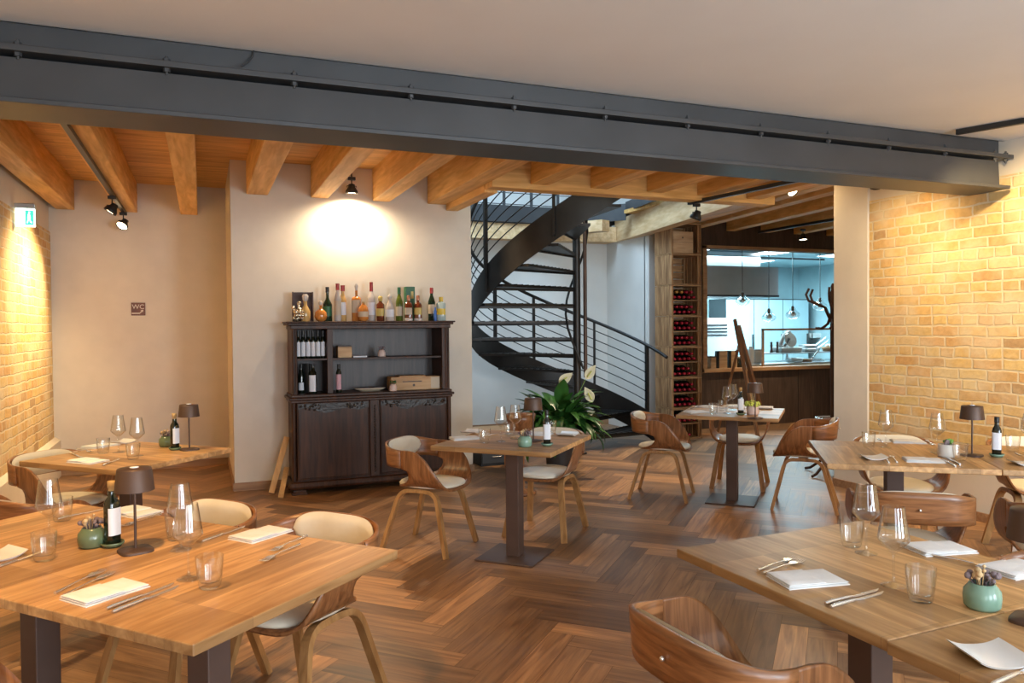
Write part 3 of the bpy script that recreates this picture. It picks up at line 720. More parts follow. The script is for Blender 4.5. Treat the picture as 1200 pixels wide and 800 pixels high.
# ================================================================== chairs
def make_chair():
    t = thing('armchair', '', 'chair', group='bentwood armchairs')
    half = [(0, .425, -.185, .235), (.055, .4255, -.183, .236), (.112, .429, -.175, .234), (.155, .437, -.150, .228), (.188, .452, -.105, .220), (.214, .475, -.060, .208), (.232, .505, -.034, .194),
            (.243, .535, -.026, .176), (.249, .558, -.034, .162), (.2515, .572, -.075, .153), (.254, .60, -.075, .133), (.256, .63, -.075, .108), (.2575, .655, -.075, .080), (.258, .675, -.075, .050), (.258, .687, -.075, .018), (.258, .693, -.075, -.025)]
    prof = [(-x, z, a, b) for x, z, a, b in reversed(half[1:])] + half
    rows = []; NY = 8
    for x, z, yb, yf in prof:
        rows.append([(x, yb + (yf - yb) * j / NY, z + .006 * (max(0, (yb + (yf - yb) * j / NY) - .16) / .07) * -1.2) for j in range(NY + 1)])
    mb = MB().grid(rows)
    NA = 28; band = []
    for i in range(NA + 1):
        a = pi * i / NA; c, s_ = cos(a), sin(a)
        x = .258 * math.copysign(abs(c) ** .62, c); y = -.075 - .172 * abs(s_) ** .8
        zt = .693 + .040 * s_ ** 1.5; zb = .575 + .012 * s_
        lean = .015 * s_
        band.append([(x, y - lean * (q / 5), zb + (zt - zb) * q / 5) for q in range(6)])
    mb.build('seat_shell', M['walnut'], t, solid=.013)
    MB().grid(band).build('back_band', M['walnut_band'], t, solid=.014)
    # seat pad
    pad = []; n = 28
    for r_, z in ((.0, .462), (.55, .465), (.85, .463), (.96, .456), (1.0, .446), (.985, .436), (.9, .431)):
        ring = []
        for i in range(n):
            a = 2 * pi * i / n; c, s_ = cos(a), sin(a)
            x = .190 * r_ * math.copysign(abs(c) ** .8, c); y = .015 + .225 * r_ * math.copysign(abs(s_) ** .8, s_)
            ring.append((x * (1 - .12 * max(0, -s_)), y, z))
        pad.append(ring + [ring[0]])
    MB().grid(pad, flip=True).build('seat', M['cream'], t)
    # back pad on the inner face of the band
    bp = MB(); front, back_ = [], []
    NB, NV = 22, 8
    for i in range(NB + 1):
        u = -1 + 2 * i / NB; a = pi / 2 - u * radians(50); c, s_ = cos(a), sin(a)
        x = .258 * math.copysign(abs(c) ** .62, c); y = -.075 - .172 * abs(s_) ** .8
        hh = .072 * (max(0, 1 - abs(u) ** 2.4)) ** .5; zc = .663
        nrm = Vector((-x, .14, 0)).normalized()
        fr, bk = [], []
        for j in range(NV + 1):
            v = -1 + 2 * j / NV; z = zc + v * hh
            bul = .022 * (max(0, 1 - abs(v) ** 4) ** .5) * (max(0, 1 - abs(u) ** 6) ** .5)
            fr.append(tuple(Vector((x, y, z)) + nrm * (.008 + bul))); bk.append(tuple(Vector((x, y, z)) + nrm * .006))
        front.append(fr); back_.append(bk)
    bp.grid(front, flip=True).grid(back_); bp.build('back_pad', M['cream'], t)
    sc = MB(); sc.sphere((.0, -.268, .655), .007, 6); 
    for sx in (-1, 1): sc.sphere((sx * .155, -.232, .655), .0065, 6)
    sc.build('screw_cap', M['chrome'], t)
    # legs: flat bent lamella, two per side, meeting under the seat
    for sx in (-1, 1):
        for sy in (-1, 1):
            foot = Vector((sx * .225, sy * .235 + (.0 if sy > 0 else -.02), 0.0)); knee = Vector((sx * .165, sy * .135, .405)); mid = Vector((sx * .155, 0.0, .408))
            pts = [foot]
            d = (knee - foot); k0 = foot + d * .82; k2 = knee + (mid - knee) * .45
            pts.append(foot + d * .4); pts.append(k0)
            for q in range(1, 6):
                s_ = q / 6; pts.append(k0 * (1 - s_) ** 2 + knee * 2 * s_ * (1 - s_) + k2 * s_ ** 2)
            pts += [k2, mid]
            MB().tube(pts, (.040, .025), up=(sy * .0 + .0001, sy * 1.0, .25)).build('leg', M['walnut_leg'], t)
    MB().rbox(-.16, .16, -.035, .035, .398, .424, .004).build('cross_bar', M['walnut_leg'], t)
    return t
chairs = Kind(make_chair)
def chair(x, y, face_deg, label):
    """face_deg: direction the sitter looks, measured from +X"""
    return chairs.put((x, y, 0), radians(face_deg - 90), label, 'bentwood armchairs')

def make_table(w=.8, d=.8):
    t = thing('dining_table', '', 'table', group='square oak restaurant tables')
    MB().rbox(-w / 2, w / 2, -d / 2, d / 2, .730, .760, .0035).build('table_top', M['table_wood'], t)
    MB().rbox(-.045, .045, -.045, .045, .010, .722, .004).build('column', M['table_column'], t)
    MB().rbox(-.20, .20, -.20, .20, .0, .012, .003).build('base_plate', M['table_column'], t)
    MB().rbox(-.15, .15, -.15, .15, .722, .730, .002).build('top_bracket', M['table_column'], t)
    return t
tabs = Kind(make_table)
def table(x, y, deg, label, sx=1.0, sy=1.0):
    o = tabs.put((x, y, 0), radians(deg), label, 'square oak restaurant tables')
    return o

TA = (1.875, 4.62); TB = (4.165, 5.33); TL = (-.41, 5.06)
TF1 = (0.004, 2.524); TF2 = (-.515, 3.165)
def rot2(x, y, a):
    a = radians(a); return (x * cos(a) - y * sin(a), x * sin(a) + y * cos(a))
table(*TA, 45, 'oak table standing alone in the middle of the room with a sage green pot')
table(*TB, 45, 'oak table in front of the kitchen counter, beside the crate tower')
table(*TL, 45, 'oak table in the left corner under the WC sign')
# left pair (0.81 x 0.86 tops)
def table_sized(x, y, deg, w, d, label, col_shift=(0, 0)):
    o = make_table(w, d); o.location = (x, y, 0); o.rotation_euler = (0, 0, radians(deg)); o['label'] = label; return o
table_sized(*TF1, 132, .826, .84, 'near oak table of the left front pair, closest to the camera on the left')
table_sized(TF1[0] + .829 * cos(radians(132)), TF1[1] + .829 * sin(radians(132)), 132, .826, .84, 'rear oak table of the left front pair, carrying the brown lamp and green pot')
# right front pair
table_sized(1.875, 1.745, 2, .83, .82, 'rear oak table of the right front pair, with two wine glasses and the sage pot')
table_sized(1.893, .920, 2, .83, .82, 'near oak table of the right front pair, cut by the bottom right corner')
# right back pair along the brick wall
c = rot2(.4, .42, -37); RB1 = (3.07 + c[0], 3.13 + c[1])
table_sized(RB1[0], RB1[1], -37, .82, .86, 'left oak table of the pair by the right brick wall, with the slim bronze lamp')
c = rot2(.822, 0, -37); RB2 = (RB1[0] + c[0], RB1[1] + c[1])
table_sized(RB2[0], RB2[1], -37, .82, .86, 'right oak table of the pair by the right brick wall, mostly outside the frame')

CH = [
 (1.43, 5.055, -45, 'bentwood armchair left of the middle table, in front of the dark cabinet'),
 (2.30, 5.07, 225, 'bentwood armchair tucked under the right side of the middle table'),
 (3.735, 5.73, -43, 'bentwood armchair left of the table in front of the kitchen, beside the crate tower'),
 (4.62, 5.80, 225, 'bentwood armchair behind the column of the table in front of the kitchen'),
 (4.57, 4.93, 135, 'bentwood armchair right of the table in front of the kitchen, with dark shell'),
 (0.33, 3.03, 220, 'bentwood armchair on the right side of the near left table, facing the lamp'),
 (-0.10, 3.48, 220, 'bentwood armchair on the right side of the rear left table, only its cream pad showing'),
 (-.46, 2.15, 40, 'bentwood armchair under the left side of the near left table, only legs showing'),
 (-.78, 4.32, 52, 'bentwood armchair at the left edge seen from behind, drawn up to the corner table'),
 (-.80, 5.44, -45, 'bentwood armchair on the far left side of the corner table by the brick wall'),
 (4.23, 3.70, 235, 'bentwood armchair behind the left table of the brick wall pair'),
 (4.95, 3.27, 235, 'bentwood armchair behind the right table of the brick wall pair, at the right edge'),
 (3.15, 2.71, 52, 'bentwood armchair seen from behind between the right front tables and the brick wall tables'),
 (3.62, 2.26, 50, 'bentwood armchair cut by the right edge, near side of the brick wall tables'),
 (1.335, 1.665, 4, 'bentwood armchair in the foreground beside the right front table, open side to the table'),
 (2.47, 1.55, 182, 'bentwood armchair beyond the right front tables at the right edge, cream back pad showing'),
]
for c in CH: chair(*c)

# ================================================================== tableware
TT = .7602
def make_wine():
    t = thing('wine_glass', '', 'wine glass', group='wine glasses')
    prof = [(.034, 0), (.034, .0015), (.012, .005), (.0045, .012), (.0035, .03), (.0035, .085), (.006, .093), (.022, .108), (.041, .128), (.0425, .134), (.040, .15), (.034, .19), (.029, .225)]
    MB().lathe(prof, 28, caps=False).lathe([(.0282, .224), (.033, .19), (.039, .15), (.0415, .134), (.040, .129), (.021, .110), (.003, .097)], 28, caps=False).lathe([(.001, 0.0), (.034, 0)], 28, caps=False).build('glass', M['glass'], t)
    return t
def make_tumbler():
    t = thing('water_glass', '', 'water glass', group='water glasses')
    MB().lathe([(.001, 0), (.026, 0), (.030, .006), (.034, .03), (.038, .07), (.0385, .092)], 16, caps=False).lathe([(.037, .092), (.0365, .07), (.032, .03), (.027, .018), (.001, .014)], 16, caps=False, smooth=True).build('glass', M['glass'], t)
    return t
def make_napkin():
    t = thing('napkin', '', 'napkin', group='folded white napkins')
    n = 12; rng = random.Random(5); mb = MB()
    def layer(x0, x1, y0, y1, z0, th, amp):
        top, bot = [], []
        for j in range(9):
            rt, rb = [], []
            for i in range(n + 1):
                u, v = i / n, j / 8; x = x0 + (x1 - x0) * u; y = y0 + (y1 - y0) * v
                e = min(u, 1 - u, v, 1 - v) * 12; e = min(1, e) ** .5
                w = amp * (sin(7 * u + 3 * v) + .5 * sin(13 * v))
                rt.append((x, y, z0 + th * (.35 + .65 * e) + w * e)); rb.append((x, y, z0))
            top.append(rt); bot.append(rb)
        mb.grid(top).grid(bot, flip=True)
        for a, b_ in ((0, 0),):
            pass
        m = n + 1
        mb.grid([bot[0], top[0]]); mb.grid([top[-1], bot[-1]])
        mb.grid([[r[0] for r in top], [r[0] for r in bot]]); mb.grid([[r[-1] for r in bot], [r[-1] for r in top]])
    layer(-.095, .095, -.062, .062, 0, .006, .0006); layer(-.093, .093, -.058, .064, .006, .005, .0006); layer(-.092, .020, -.060, .060, .011, .004, .0008)
    mb.build('cloth', M['cloth'], t)
    return t
def make_knife():
    t = thing('knife', '', 'knife', group='table knives')
    MB().tube([(-.11, 0, .004), (-.09, 0, .005), (-.02, 0, .004), (0, 0, .0035)], [.0045, .0055, .0045, .003], 8).build('handle', M['chrome'], t)
    MB().prism([(-.002, -.003), (.02, -.008), (.09, -.009), (.112, .0), (.115, .004), (.0, .004)], .0015, .0032).build('blade', M['chrome'], t)
    return t
def make_fork():
    t = thing('fork', '', 'fork', group='table forks')
    MB().tube([(-.10, 0, .004), (-.08, 0, .004), (0, 0, .007), (.035, 0, .006)], [.005, .004, .0022, .003], 8).build('handle', M['chrome'], t)
    mb = MB().prism([(.035, -.003), (.05, -.011), (.065, -.012), (.065, .012), (.05, .011), (.035, .003)], .005, .007)
    for i in range(4): mb.tube([(.064, -.0105 + .007 * i, .006), (.085, -.0105 + .007 * i, .0035), (.105, -.010 + .0067 * i, .007)], [.0018, .0017, .001], 6)
    mb.build('tines', M['chrome'], t)
    return t
def make_oil():
    t = thing('oil_bottle', '', 'oil bottle', group='dark olive oil bottles')
    MB().lathe([(.021, 0.0), (.023, .004), (.023, .135), (.020, .150), (.0115, .165), (.011, .185)], 24, power=.62).build('bottle', M['bottle_green'], t)
    MB().lathe([(.0125, .182), (.013, .184), (.0128, .212), (.011, .214)], 16).build('cap', M['black'], t)
    lab = []
    for z in (.035, .128): lab.append([(.0236 * math.copysign(abs(cos(a)) ** .62, cos(a)), .0236 * math.copysign(abs(sin(a)) ** .62, sin(a)), z) for a in [radians(-70 + 140 * i / 14) for i in range(15)]])
    MB().grid(lab).build('label', M['label'], t)
    return t
def make_oil_cork():
    t = make_oil(); t['group'] = 'corked olive oil bottles'
    for ch in t.children:
        if ch.name.startswith('cap'):
            ch.data = MB().lathe([(.0105, .182), (.0105, .195), (.0135, .196), (.0135, .216), (.0125, .218)], 16).mesh('cork', M['cork']); ch.name = 'cork'
    return t
def make_saucer(mat='sage'):
    t = thing('saucer', '', 'saucer', group='small sage green saucers')
    MB().lathe([(.001, 0), (.026, 0), (.036, .010), (.038, .016), (.036, .0165), (.031, .008), (.001, .006)], 28, caps=False).build('dish', M[mat], t)
    return t
def make_plate():
    t = thing('bread_plate', '', 'plate', group='square white bread plates')
    n = 10; top, bot = [], []
    for j in range(n + 1):
        a, b_ = [], []
        for i in range(n + 1):
            u, v = -1 + 2 * i / n, -1 + 2 * j / n; h = .014 * abs(u) ** 2.5 + .002
            a.append((u * .062, v * .062, h + .004)); b_.append((u * .060 * .97, v * .060 * .97, h - .002))
        top.append(a); bot.append(b_)
    mb = MB().grid(top).grid(bot, flip=True).grid([bot[0], top[0]]).grid([top[-1], bot[-1]]).grid([[r[0] for r in top], [r[0] for r in bot]]).grid([[r[-1] for r in bot], [r[-1] for r in top]])
    mb.build('dish', M['porcelain'], t); return t
def make_lamp():
    t = thing('table_lamp', '', 'table lamp', group='small bronze table lamps')
    MB().lathe([(.052, 0), (.052, .006), (.050, .009), (.008, .012)], 32, power=.55).build('lamp_base', M['bronze'], t)
    MB().lathe([(.0045, .010), (.0045, .235)], 12).build('pole', M['bronze'], t)
    MB().lathe([(.062, .205), (.054, .275), (.052, .279), (.001, .281)], 32, caps=False).lathe([(.050, .272), (.0595, .206), (.062, .205)], 32, caps=False).lathe([(.001, .272), (.050, .272)], 32, caps=False).build('lamp_shade', M['bronze'], t)
    MB().lathe([(.014, .2812), (.014, .2835), (.001, .284)], 16, caps=False).build('switch', M['label'], t)
    return t
def sprigs(mb, n, r, h, rng, leafy=False):
    for i in range(n):
        a = rng.random() * 6.28; q = r * rng.random() ** .5
        p0 = Vector((q * .5 * cos(a), q * .5 * sin(a), 0)); p1 = Vector((q * cos(a), q * sin(a), h * (.5 + .5 * rng.random())))
        mb.tube([p0, (p0 + p1) / 2 + Vector((0, 0, .003)), p1], .0012, 5)
        mb.sphere(p1, .004 + .006 * rng.random(), 5)
def make_sage_pot(mat='sage'):
    t = thing('plant_pot', '', 'pot', group='sage green pots with dried flowers')
    MB().lathe([(.001, 0), (.036, 0), (.043, .008), (.045, .03), (.043, .048), (.033, .060), (.030, .066), (.027, .066), (.029, .058), (.001, .052)], 32, caps=False).build('pot', M[mat], t)
    mb = MB(); rng = random.Random(4); sprigs(mb, 26, .036, .035, rng); mb.v = [(x, y, z + .055) for x, y, z in mb.v]; mb.build('dried_flowers', M['dried'], t)
    mb = MB(); rng = random.Random(9); sprigs(mb, 6, .022, .055, rng); mb.v = [(x - .008, y, z + .055) for x, y, z in mb.v]; mb.build('dried_blossom', M['dried_tan'], t)
    return t
KW, KT, KN, KK, KF = Kind(make_wine), Kind(make_tumbler), Kind(make_napkin), Kind(make_knife), Kind(make_fork)
KG2, KS2 = Kind(lambda: make_sage_pot('olive_pot')), Kind(lambda: make_saucer('olive_pot'))
KO, KOC, KS, KP, KL, KG = Kind(make_oil), Kind(make_oil_cork), Kind(make_saucer), Kind(make_plate), Kind(make_lamp), Kind(make_sage_pot)
def tt(px, py, dz=0.0):
    p = at_z(px, py, .76); return (p.x, p.y, TT + dz)
def wine(px, py, l): KW.put(tt(px, py), 0, 'clear wine glass ' + l, 'wine glasses')
def tumb(px, py, l): KT.put(tt(px, py), 0, 'clear water glass ' + l, 'water glasses')
def nap(px, py, deg, l): KN.put(tt(px, py), radians(deg), 'folded white napkin ' + l, 'folded white napkins')
def cut(K, a, b, l, g):
    p, q = Vector(tt(*a)), Vector(tt(*b)); d = q - p; m = (p + q) / 2
    K.put((m.x, m.y, TT), math.atan2(d.y, d.x), l, g)
def knife(a, b, l): cut(KK, a, b, 'silver table knife ' + l, 'table knives')
def fork(a, b, l): cut(KF, a, b, 'silver fork ' + l, 'table forks')
def oil(px, py, l, cork=False, deg=-120):
    p = tt(px, py); (KS2 if cork else KS).put(p, 0, ('olive' if cork else 'sage') + ' green saucer under the oil bottle ' + l, 'small olive green saucers' if cork else 'small sage green saucers')
    (KOC if cork else KO).put((p[0], p[1], TT + .0065), radians(deg), 'dark oil bottle with white label ' + l, 'corked olive oil bottles' if cork else 'dark olive oil bottles')
def plate(px, py, deg, l): KP.put(tt(px, py), radians(deg), 'square white bread plate ' + l, 'square white bread plates')
def lamp(px, py, l, deg=20): KL.put(tt(px, py), radians(deg), 'small bronze table lamp ' + l, 'small bronze table lamps')
def pot(px, py, l, deg=0, olive=False): (KG2 if olive else KG).put(tt(px, py), radians(deg), 'round %s green pot with dried flowers ' % ('olive' if olive else 'sage') + l, '%s green pots with dried flowers' % ('olive' if olive else 'sage'))

# -- near left pair
s = 'on the left front tables'
wine(58, 637, s + ', at the far left'); wine(212, 644, s + ', taller of the two beside the right napkin'); wine(221, 678, s + ', nearest the camera behind the water glass')
tumb(52, 656, s + ', far left before the wine glass'); tumb(246, 688, s + ', nearest the camera'); tumb(207, 632, s + ', hidden behind the wine glasses'); tumb(73, 610, s + ', at the back left corner')
nap(124, 695, 38, s + ', nearest the camera between knife and fork'); nap(306, 627, 38, s + ', near the right chairs'); nap(158, 601, -52, s + ', behind the oil bottle')
knife((128, 720), (212, 686), s + ', outer one right of the near napkin'); knife((124, 715), (204, 684), s + ', inner one right of the near napkin')
fork((50, 703), (132, 664), s + ', left of the near napkin'); fork((62, 705), (140, 668), s + ', second one left of the near napkin'); knife((233, 637), (290, 616), s + ', dark one left of the right napkin'); fork((361, 628), (316, 648), s + ', right of the right napkin'); fork((351, 639), (307, 659), s + ', outermost by the right napkin')
knife((0, 665), (40, 650), s + ', cut by the left edge'); knife((77, 607), (120, 597), s + ', behind the olive pot'); fork((190, 602), (143, 618), s + ', behind the lamp stem')
oil(132, 640, 'beside the brown lamp on the left front tables', True, -50); pot(108, 640, 'beside the oil bottle on the left front tables', 30, True)
lamp(159, 646, 'on the left front tables, largest in view'); plate(-2, 653, 38, 'at the left edge of the left front tables')
# -- corner table
s = 'on the corner table under the WC sign'
nap(103, 541, -45, s + ', nearest the camera'); nap(118, 523, 45, s + ', behind the water glasses')
tumb(121, 531, s + ', left one'); tumb(156, 538, s + ', right one'); wine(139, 530, s + ', left one'); wine(161, 534, s + ', right one')
plate(143, 519, 45, s); oil(205, 527, s, True, -50); pot(195, 523, s, 0, True); lamp(222, 527, s)
knife((118, 547), (142, 537), s + ', beside the near napkin'); fork((88, 526), (110, 531), s + ', left of the far napkin'); knife((80, 531), (100, 537), s + ', left of the far napkin')
# -- middle table
s = 'on the middle table'
nap(545, 514, 0, s + ', at its left corner'); nap(630, 509, -45, s + ', behind the lamp'); tumb(568, 519, s + ', in front on the left'); tumb(597, 511, s + ', behind the wine glasses'); tumb(646, 508, s + ', small one behind the oil bottle')
wine(587, 517, s + ', left one'); wine(604, 514, s + ', right one'); pot(615, 523, s); oil(641, 522, s, deg=-110); lamp(625, 517, s)
plate(665, 510, 45, s); knife((572, 511), (595, 508), s + ', behind the left napkin'); fork((600, 513), (622, 510), s + ', behind the sage pot'); plate(552, 507, 45, s + ', behind the left napkin')
# -- table before the kitchen
s = 'on the table before the kitchen'
nap(816, 483, 0, s + ', at its left'); nap(830, 477, 0, s + ', behind the left napkin'); nap(866, 477, -45, s + ', behind the oil bottle'); tumb(836, 485, s + ', left one'); tumb(847, 481, s + ', right one'); wine(852, 484, s + ', front one'); wine(859, 480, s + ', back one')
oil(868, 486, s, True, deg=-120); lamp(885, 490.5, s); plate(897, 479, 45, s); fork((806, 480), (822, 476), s + ', beside the left napkin')
def flower_pot():
    t = thing('flower_pot', 'blush pot of yellow-green flowers on the table before the kitchen', 'pot', tt(882, 485.5))
    MB().lathe([(.001, 0), (.044, 0), (.048, .01), (.048, .075), (.045, .078), (.043, .078), (.044, .07), (.001, .065)], 28, caps=False).build('pot', M['pink_pot'], t)
    mb = MB(); rng = random.Random(11)
    for i in range(70):
        a = rng.random() * 6.28; q = .062 * rng.random() ** .5; mb.sphere((q * cos(a), q * sin(a), .095 + .022 * rng.random() - q * .35), .007 + .005 * rng.random(), 5)
    mb.build('flowers', M['flower_yellow'], t)
    mb = MB()
    for i in range(5):
        a = i * 1.3; mb.tube([(0, 0, .08), (.012 * cos(a), .012 * sin(a), .14), (.03 * cos(a), .02 * sin(a), .18 + .01 * i)], .002, 5).sphere((.03 * cos(a), .02 * sin(a), .18 + .01 * i), .008, 5)
    mb.build('dried_stems', M['dried_tan'], t)
flower_pot()
# -- brick wall pair
s = 'by the right brick wall'
tumb(1018, 524, s + ', leftmost'); tumb(1125, 539, s + ', beside the white pot'); tumb(1187, 529, s + ', right of the oil bottle'); wine(1038, 524, s + ', leftmost'); wine(1098, 530, s + ', left of the white pot'); wine(1206, 531, s + ', cut by the right edge')
nap(1064, 518, -37, s + ', on the far side at the left'); nap(1082, 540, -37, s + ', on the near side'); plate(1023, 537, -30, s + ', at the left front corner'); plate(1200, 544, -30, s + ', cut by the right edge')
knife((1128, 546), (1106, 535), s + ', inner one right of the near napkin'); knife((1122, 548), (1101, 537), s + ', outer one right of the near napkin'); fork((1054, 545), (1042, 532), s + ', left of the near napkin'); fork((1044, 545), (1034, 533), s + ', beside the left plate')
knife((1029, 515), (1040, 521), s + ', behind the leftmost wine glass'); fork((1083, 515), (1096, 523), s + ', beside the far napkin'); fork((1193, 533), (1206, 538), s + ', at the right edge')
oil(1168, 535, s, deg=-150); lamp(1139, 534, s)
def white_pot():
    t = thing('succulent_pot', 'off-white pot with a green succulent and dark tag on the tables by the brick wall', 'pot', tt(1109, 535))
    MB().lathe([(.001, 0), (.040, 0), (.044, .01), (.043, .068), (.041, .07), (.038, .07), (.038, .06), (.001, .058)], 28, caps=False).build('pot', M['white_pot'], t)
    mb = MB(); rng = random.Random(2)
    for i in range(26):
        a = rng.random() * 6.28; q = .022 * rng.random(); mb.sphere((.014 + q * cos(a), q * sin(a), .073 + .02 * rng.random()), .006 + .004 * rng.random(), 5)
    mb.build('succulent', M['leaf_light'], t)
    MB().prism([(-.036, .06), (.008, .06), (.008, .092), (-.014, .098)], -.004, .004, Matrix(((1, 0, 0, 0), (0, 0, 1, -.01), (0, 1, 0, 0), (0, 0, 0, 1)))).build('dark_leaf', M['dried'], t)
white_pot()
# -- right front pair
s = 'on the right front tables'
nap(946, 680, -10, s + ', nearest the left corner'); nap(1100, 644, -12, s + ', beyond the front wine glass'); nap(1192, 668, 0, s + ', at the right edge')
fork((877, 673), (942, 651), s + ', left of the near napkin'); fork((884, 676), (948, 655), s + ', second one left of the near napkin'); knife((962, 710), (1034, 690), s + ', outer one below the near napkin'); knife((968, 714), (1040, 693), s + ', inner one below the near napkin')
wine(1047, 686, s + ', front one'); wine(1015, 648, s + ', back one beyond the water glass'); tumb(1079, 704, s + ', front one'); tumb(998, 640, s + ', back one'); pot(1151, 712, s + ', largest in view', 0)
lamp(1213, 729, s + ', only its base edge in view'); plate(1160, 771, -20, s + ', curved one in the bottom right corner')
knife((1172, 800), (1215, 780), s + ', in the bottom right corner'); fork((1108, 655), (1145, 663), s + ', beside the far napkin')

# ================================================================== dark cabinet
CY = 7.08; CX0, CX1 = 0.72, 2.235
def cabinet():
    t = thing('sideboard_cabinet', 'tall dark carved wooden cabinet with open shelves above two doors', 'cabinet', (CX0, CY, 0))
    def p(name, mb, mat='cabinet'):
        mb.v = [(v[0] - CX0, v[1] - CY, v[2]) for v in mb.v]; return mb.build(name, M[mat], t)
    D = .40; yb = CY + D
    carc = MB()
    carc.rbox(CX0 + .02, CX0 + .045, CY + .02, yb, .10, .85).rbox(CX1 - .045, CX1 - .02, CY + .02, yb, .10, .85)
    carc.box(CX0 + .02, CX1 - .02, CY + .02, yb, .10, .125).box(CX0 + .04, CX1 - .04, yb - .02, yb - .005, .12, .85)
    # front posts rounded
    for x in (CX0 + .03, CX1 - .03): carc.lathe([(.022, .12), (.022, .83)], 12, Matrix.Translation((x, CY + .035, 0)))
    p('lower_carcass', carc)
    pl_ = MB().rbox(CX0 - .025, CX1 + .02, CY - .025, yb, .045, .115, .028); p('plinth_moulding', pl_)
    for x in (CX0 + .07, CX1 - .07):
        for y in (CY + .05, yb - .08):
            f = MB().rbox(x - .07, x + .07, y - .06, y + .06, .0, .02, .006).rbox(x - .06, x + .06, y - .05, y + .05, .018, .045, .006); p('foot', f)
    p('waist_moulding', MB().rbox(CX0 - .015, CX1 + .015, CY - .015, yb, .85, .875, .008).rbox(CX0 + .0, CX1, CY, yb, .825, .852, .008).rbox(CX0 + .005, CX1 - .005, CY + .004, yb, .875, .90, .006))
    xm = (CX0 + CX1) / 2
    stile = MB().rbox(xm - .045, xm + .045, CY + .008, CY + .04, .12, .83, .004); s_ = p('centre_stile', stile)
    bd = MB()
    for i in range(26): bd.sphere((xm - CX0, .006, .16 + i * .0245), .010, 6)
    bd.build('bead_carving', M['carving'], s_)
    for side, (x0, x1) in enumerate(((CX0 + .055, xm - .048), (xm + .048, CX1 - .055))):
        d = p('door', MB().rbox(x0, x1, CY + .012, CY + .035, .125, .825, .005))
        w = x1 - x0; fr = MB()
        ox, oy = x0 - CX0, 0
        # carved apron with scalloped lower edge
        pts = [(ox + .01, .815), (ox + .01, .74)]
        for i in range(17):
            u = i / 16; pts.append((ox + .01 + (w - .02) * u, .755 + .018 * sin(u * pi * 4) + .012 * cos(u * pi * 2)))
        pts += [(ox + w - .01, .74), (ox + w - .01, .815)]
        fr.prism(pts, -.012, -.002, Matrix(((1, 0, 0, 0), (0, 0, -1, 0), (0, 1, 0, 0), (0, 0, 0, 1))))
        fr.v = [(v[0], .012 - abs(v[1]) + .001, v[2]) for v in fr.v]
        rng = random.Random(side)
        for i in range(40):
            u = rng.random(); q = (.02 + .2 * u) if i % 2 else (w - .02 - .2 * u)
            fr.sphere((ox + q, .006, .762 + .045 * rng.random()), .008 + .006 * rng.random(), 5)
        fr.build('carved_apron', M['carving'], d)
        rim = MB(); 
        for a, b_ in (((ox + .012, .14), (ox + w - .012, .14)), ((ox + .012, .14), (ox + .012, .815)), ((ox + w - .012, .14), (ox + w - .012, .815))): rim.tube([(a[0], .012, a[1]), (b_[0], .012, b_[1])], .005, 8)
        rim.build('door_moulding', M['cabinet'], d)
    # upper case
    ux0, ux1 = CX0 + .02, CX1 - .02
    p('side_panel', MB().rbox(ux0, ux0 + .045, CY + .03, yb, .90, 1.50, .004)); p('side_panel', MB().rbox(ux1 - .075, ux1, CY + .03, yb, .90, 1.50, .004))
    for x in (ux0 + .025, ux1 - .025):
        q = MB()
        for dx in (-.012, .012): q.lathe([(.010, .91), (.010, 1.49)], 10, Matrix.Translation((x + dx, CY + .032, 0)))
        p('pilaster', q)
    p('back_panel', MB().box(ux0 + .03, ux1 - .03, yb - .02, yb - .01, .90, 1.50), 'cabinet_in')
    p('divider', MB().rbox(CX0 + .335, CX0 + .385, CY + .05, yb - .02, .90, 1.50, .003))
    p('shelf', MB().rbox(ux0 + .045, CX0 + .335, CY + .06, yb - .02, 1.205, 1.222, .002)); p('shelf', MB().rbox(CX0 + .385, ux1 - .075, CY + .06, yb - .02, 1.205, 1.222, .002))
    p('cornice', MB().rbox(CX0 - .03, CX1 + .03, CY - .02, yb, 1.545, 1.56, .006).rbox(CX0 - .015, CX1 + .015, CY - .005, yb, 1.525, 1.547, .006).rbox(CX0 + .01, CX1 - .01, CY + .015, yb, 1.49, 1.527, .006))
cabinet()
ZS0, ZS1, ZTOP = .9004, 1.2224, 1.5604

# ---- generic bottle builder
def liquid_mat(name, col, rough=.12):
    m = plain(name, col, rough, 0.0, var=.1, scale=8, spec=.8); return m
def bottle(name, label, loc, prof, mat, cap=None, cap_mat='black', lab=None, lab_mat='label', power=None, group=None, sy=1.0, extra=None, cat='bottle', lab_sweep=140):
    t = thing(name, label, cat, loc, radians(-22), group)
    MB().lathe(prof, 24, power=power, sy=sy, caps=True).build('bottle', mat if not isinstance(mat, str) else M[mat], t)
    if cap: MB().lathe(cap, 14).build('cap', M[cap_mat] if isinstance(cap_mat, str) else cap_mat, t)
    if lab:
        z0, z1, r = lab; rows = []
        for z in (z0, z1):
            row = []
            for i in range(15):
                a = radians(-90 - lab_sweep / 2 + lab_sweep * i / 14); c, s_ = cos(a), sin(a)
                if power: c = math.copysign(abs(c) ** power, c); s_ = math.copysign(abs(s_) ** power, s_)
                row.append((r * c, r * s_ * sy, z))
            rows.append(row)
        MB().grid(rows).build('label', M[lab_mat] if isinstance(lab_mat, str) else lab_mat, t)
    return t
def bp(r, h, sh=.62, nr=.014, nh=.9):
    return [(r * .92, 0), (r, .006), (r, h * sh), (r * .85, h * (sh + .06)), (nr * 1.25, h * (sh + .17)), (nr, h * (sh + .22)), (nr, h * nh)]
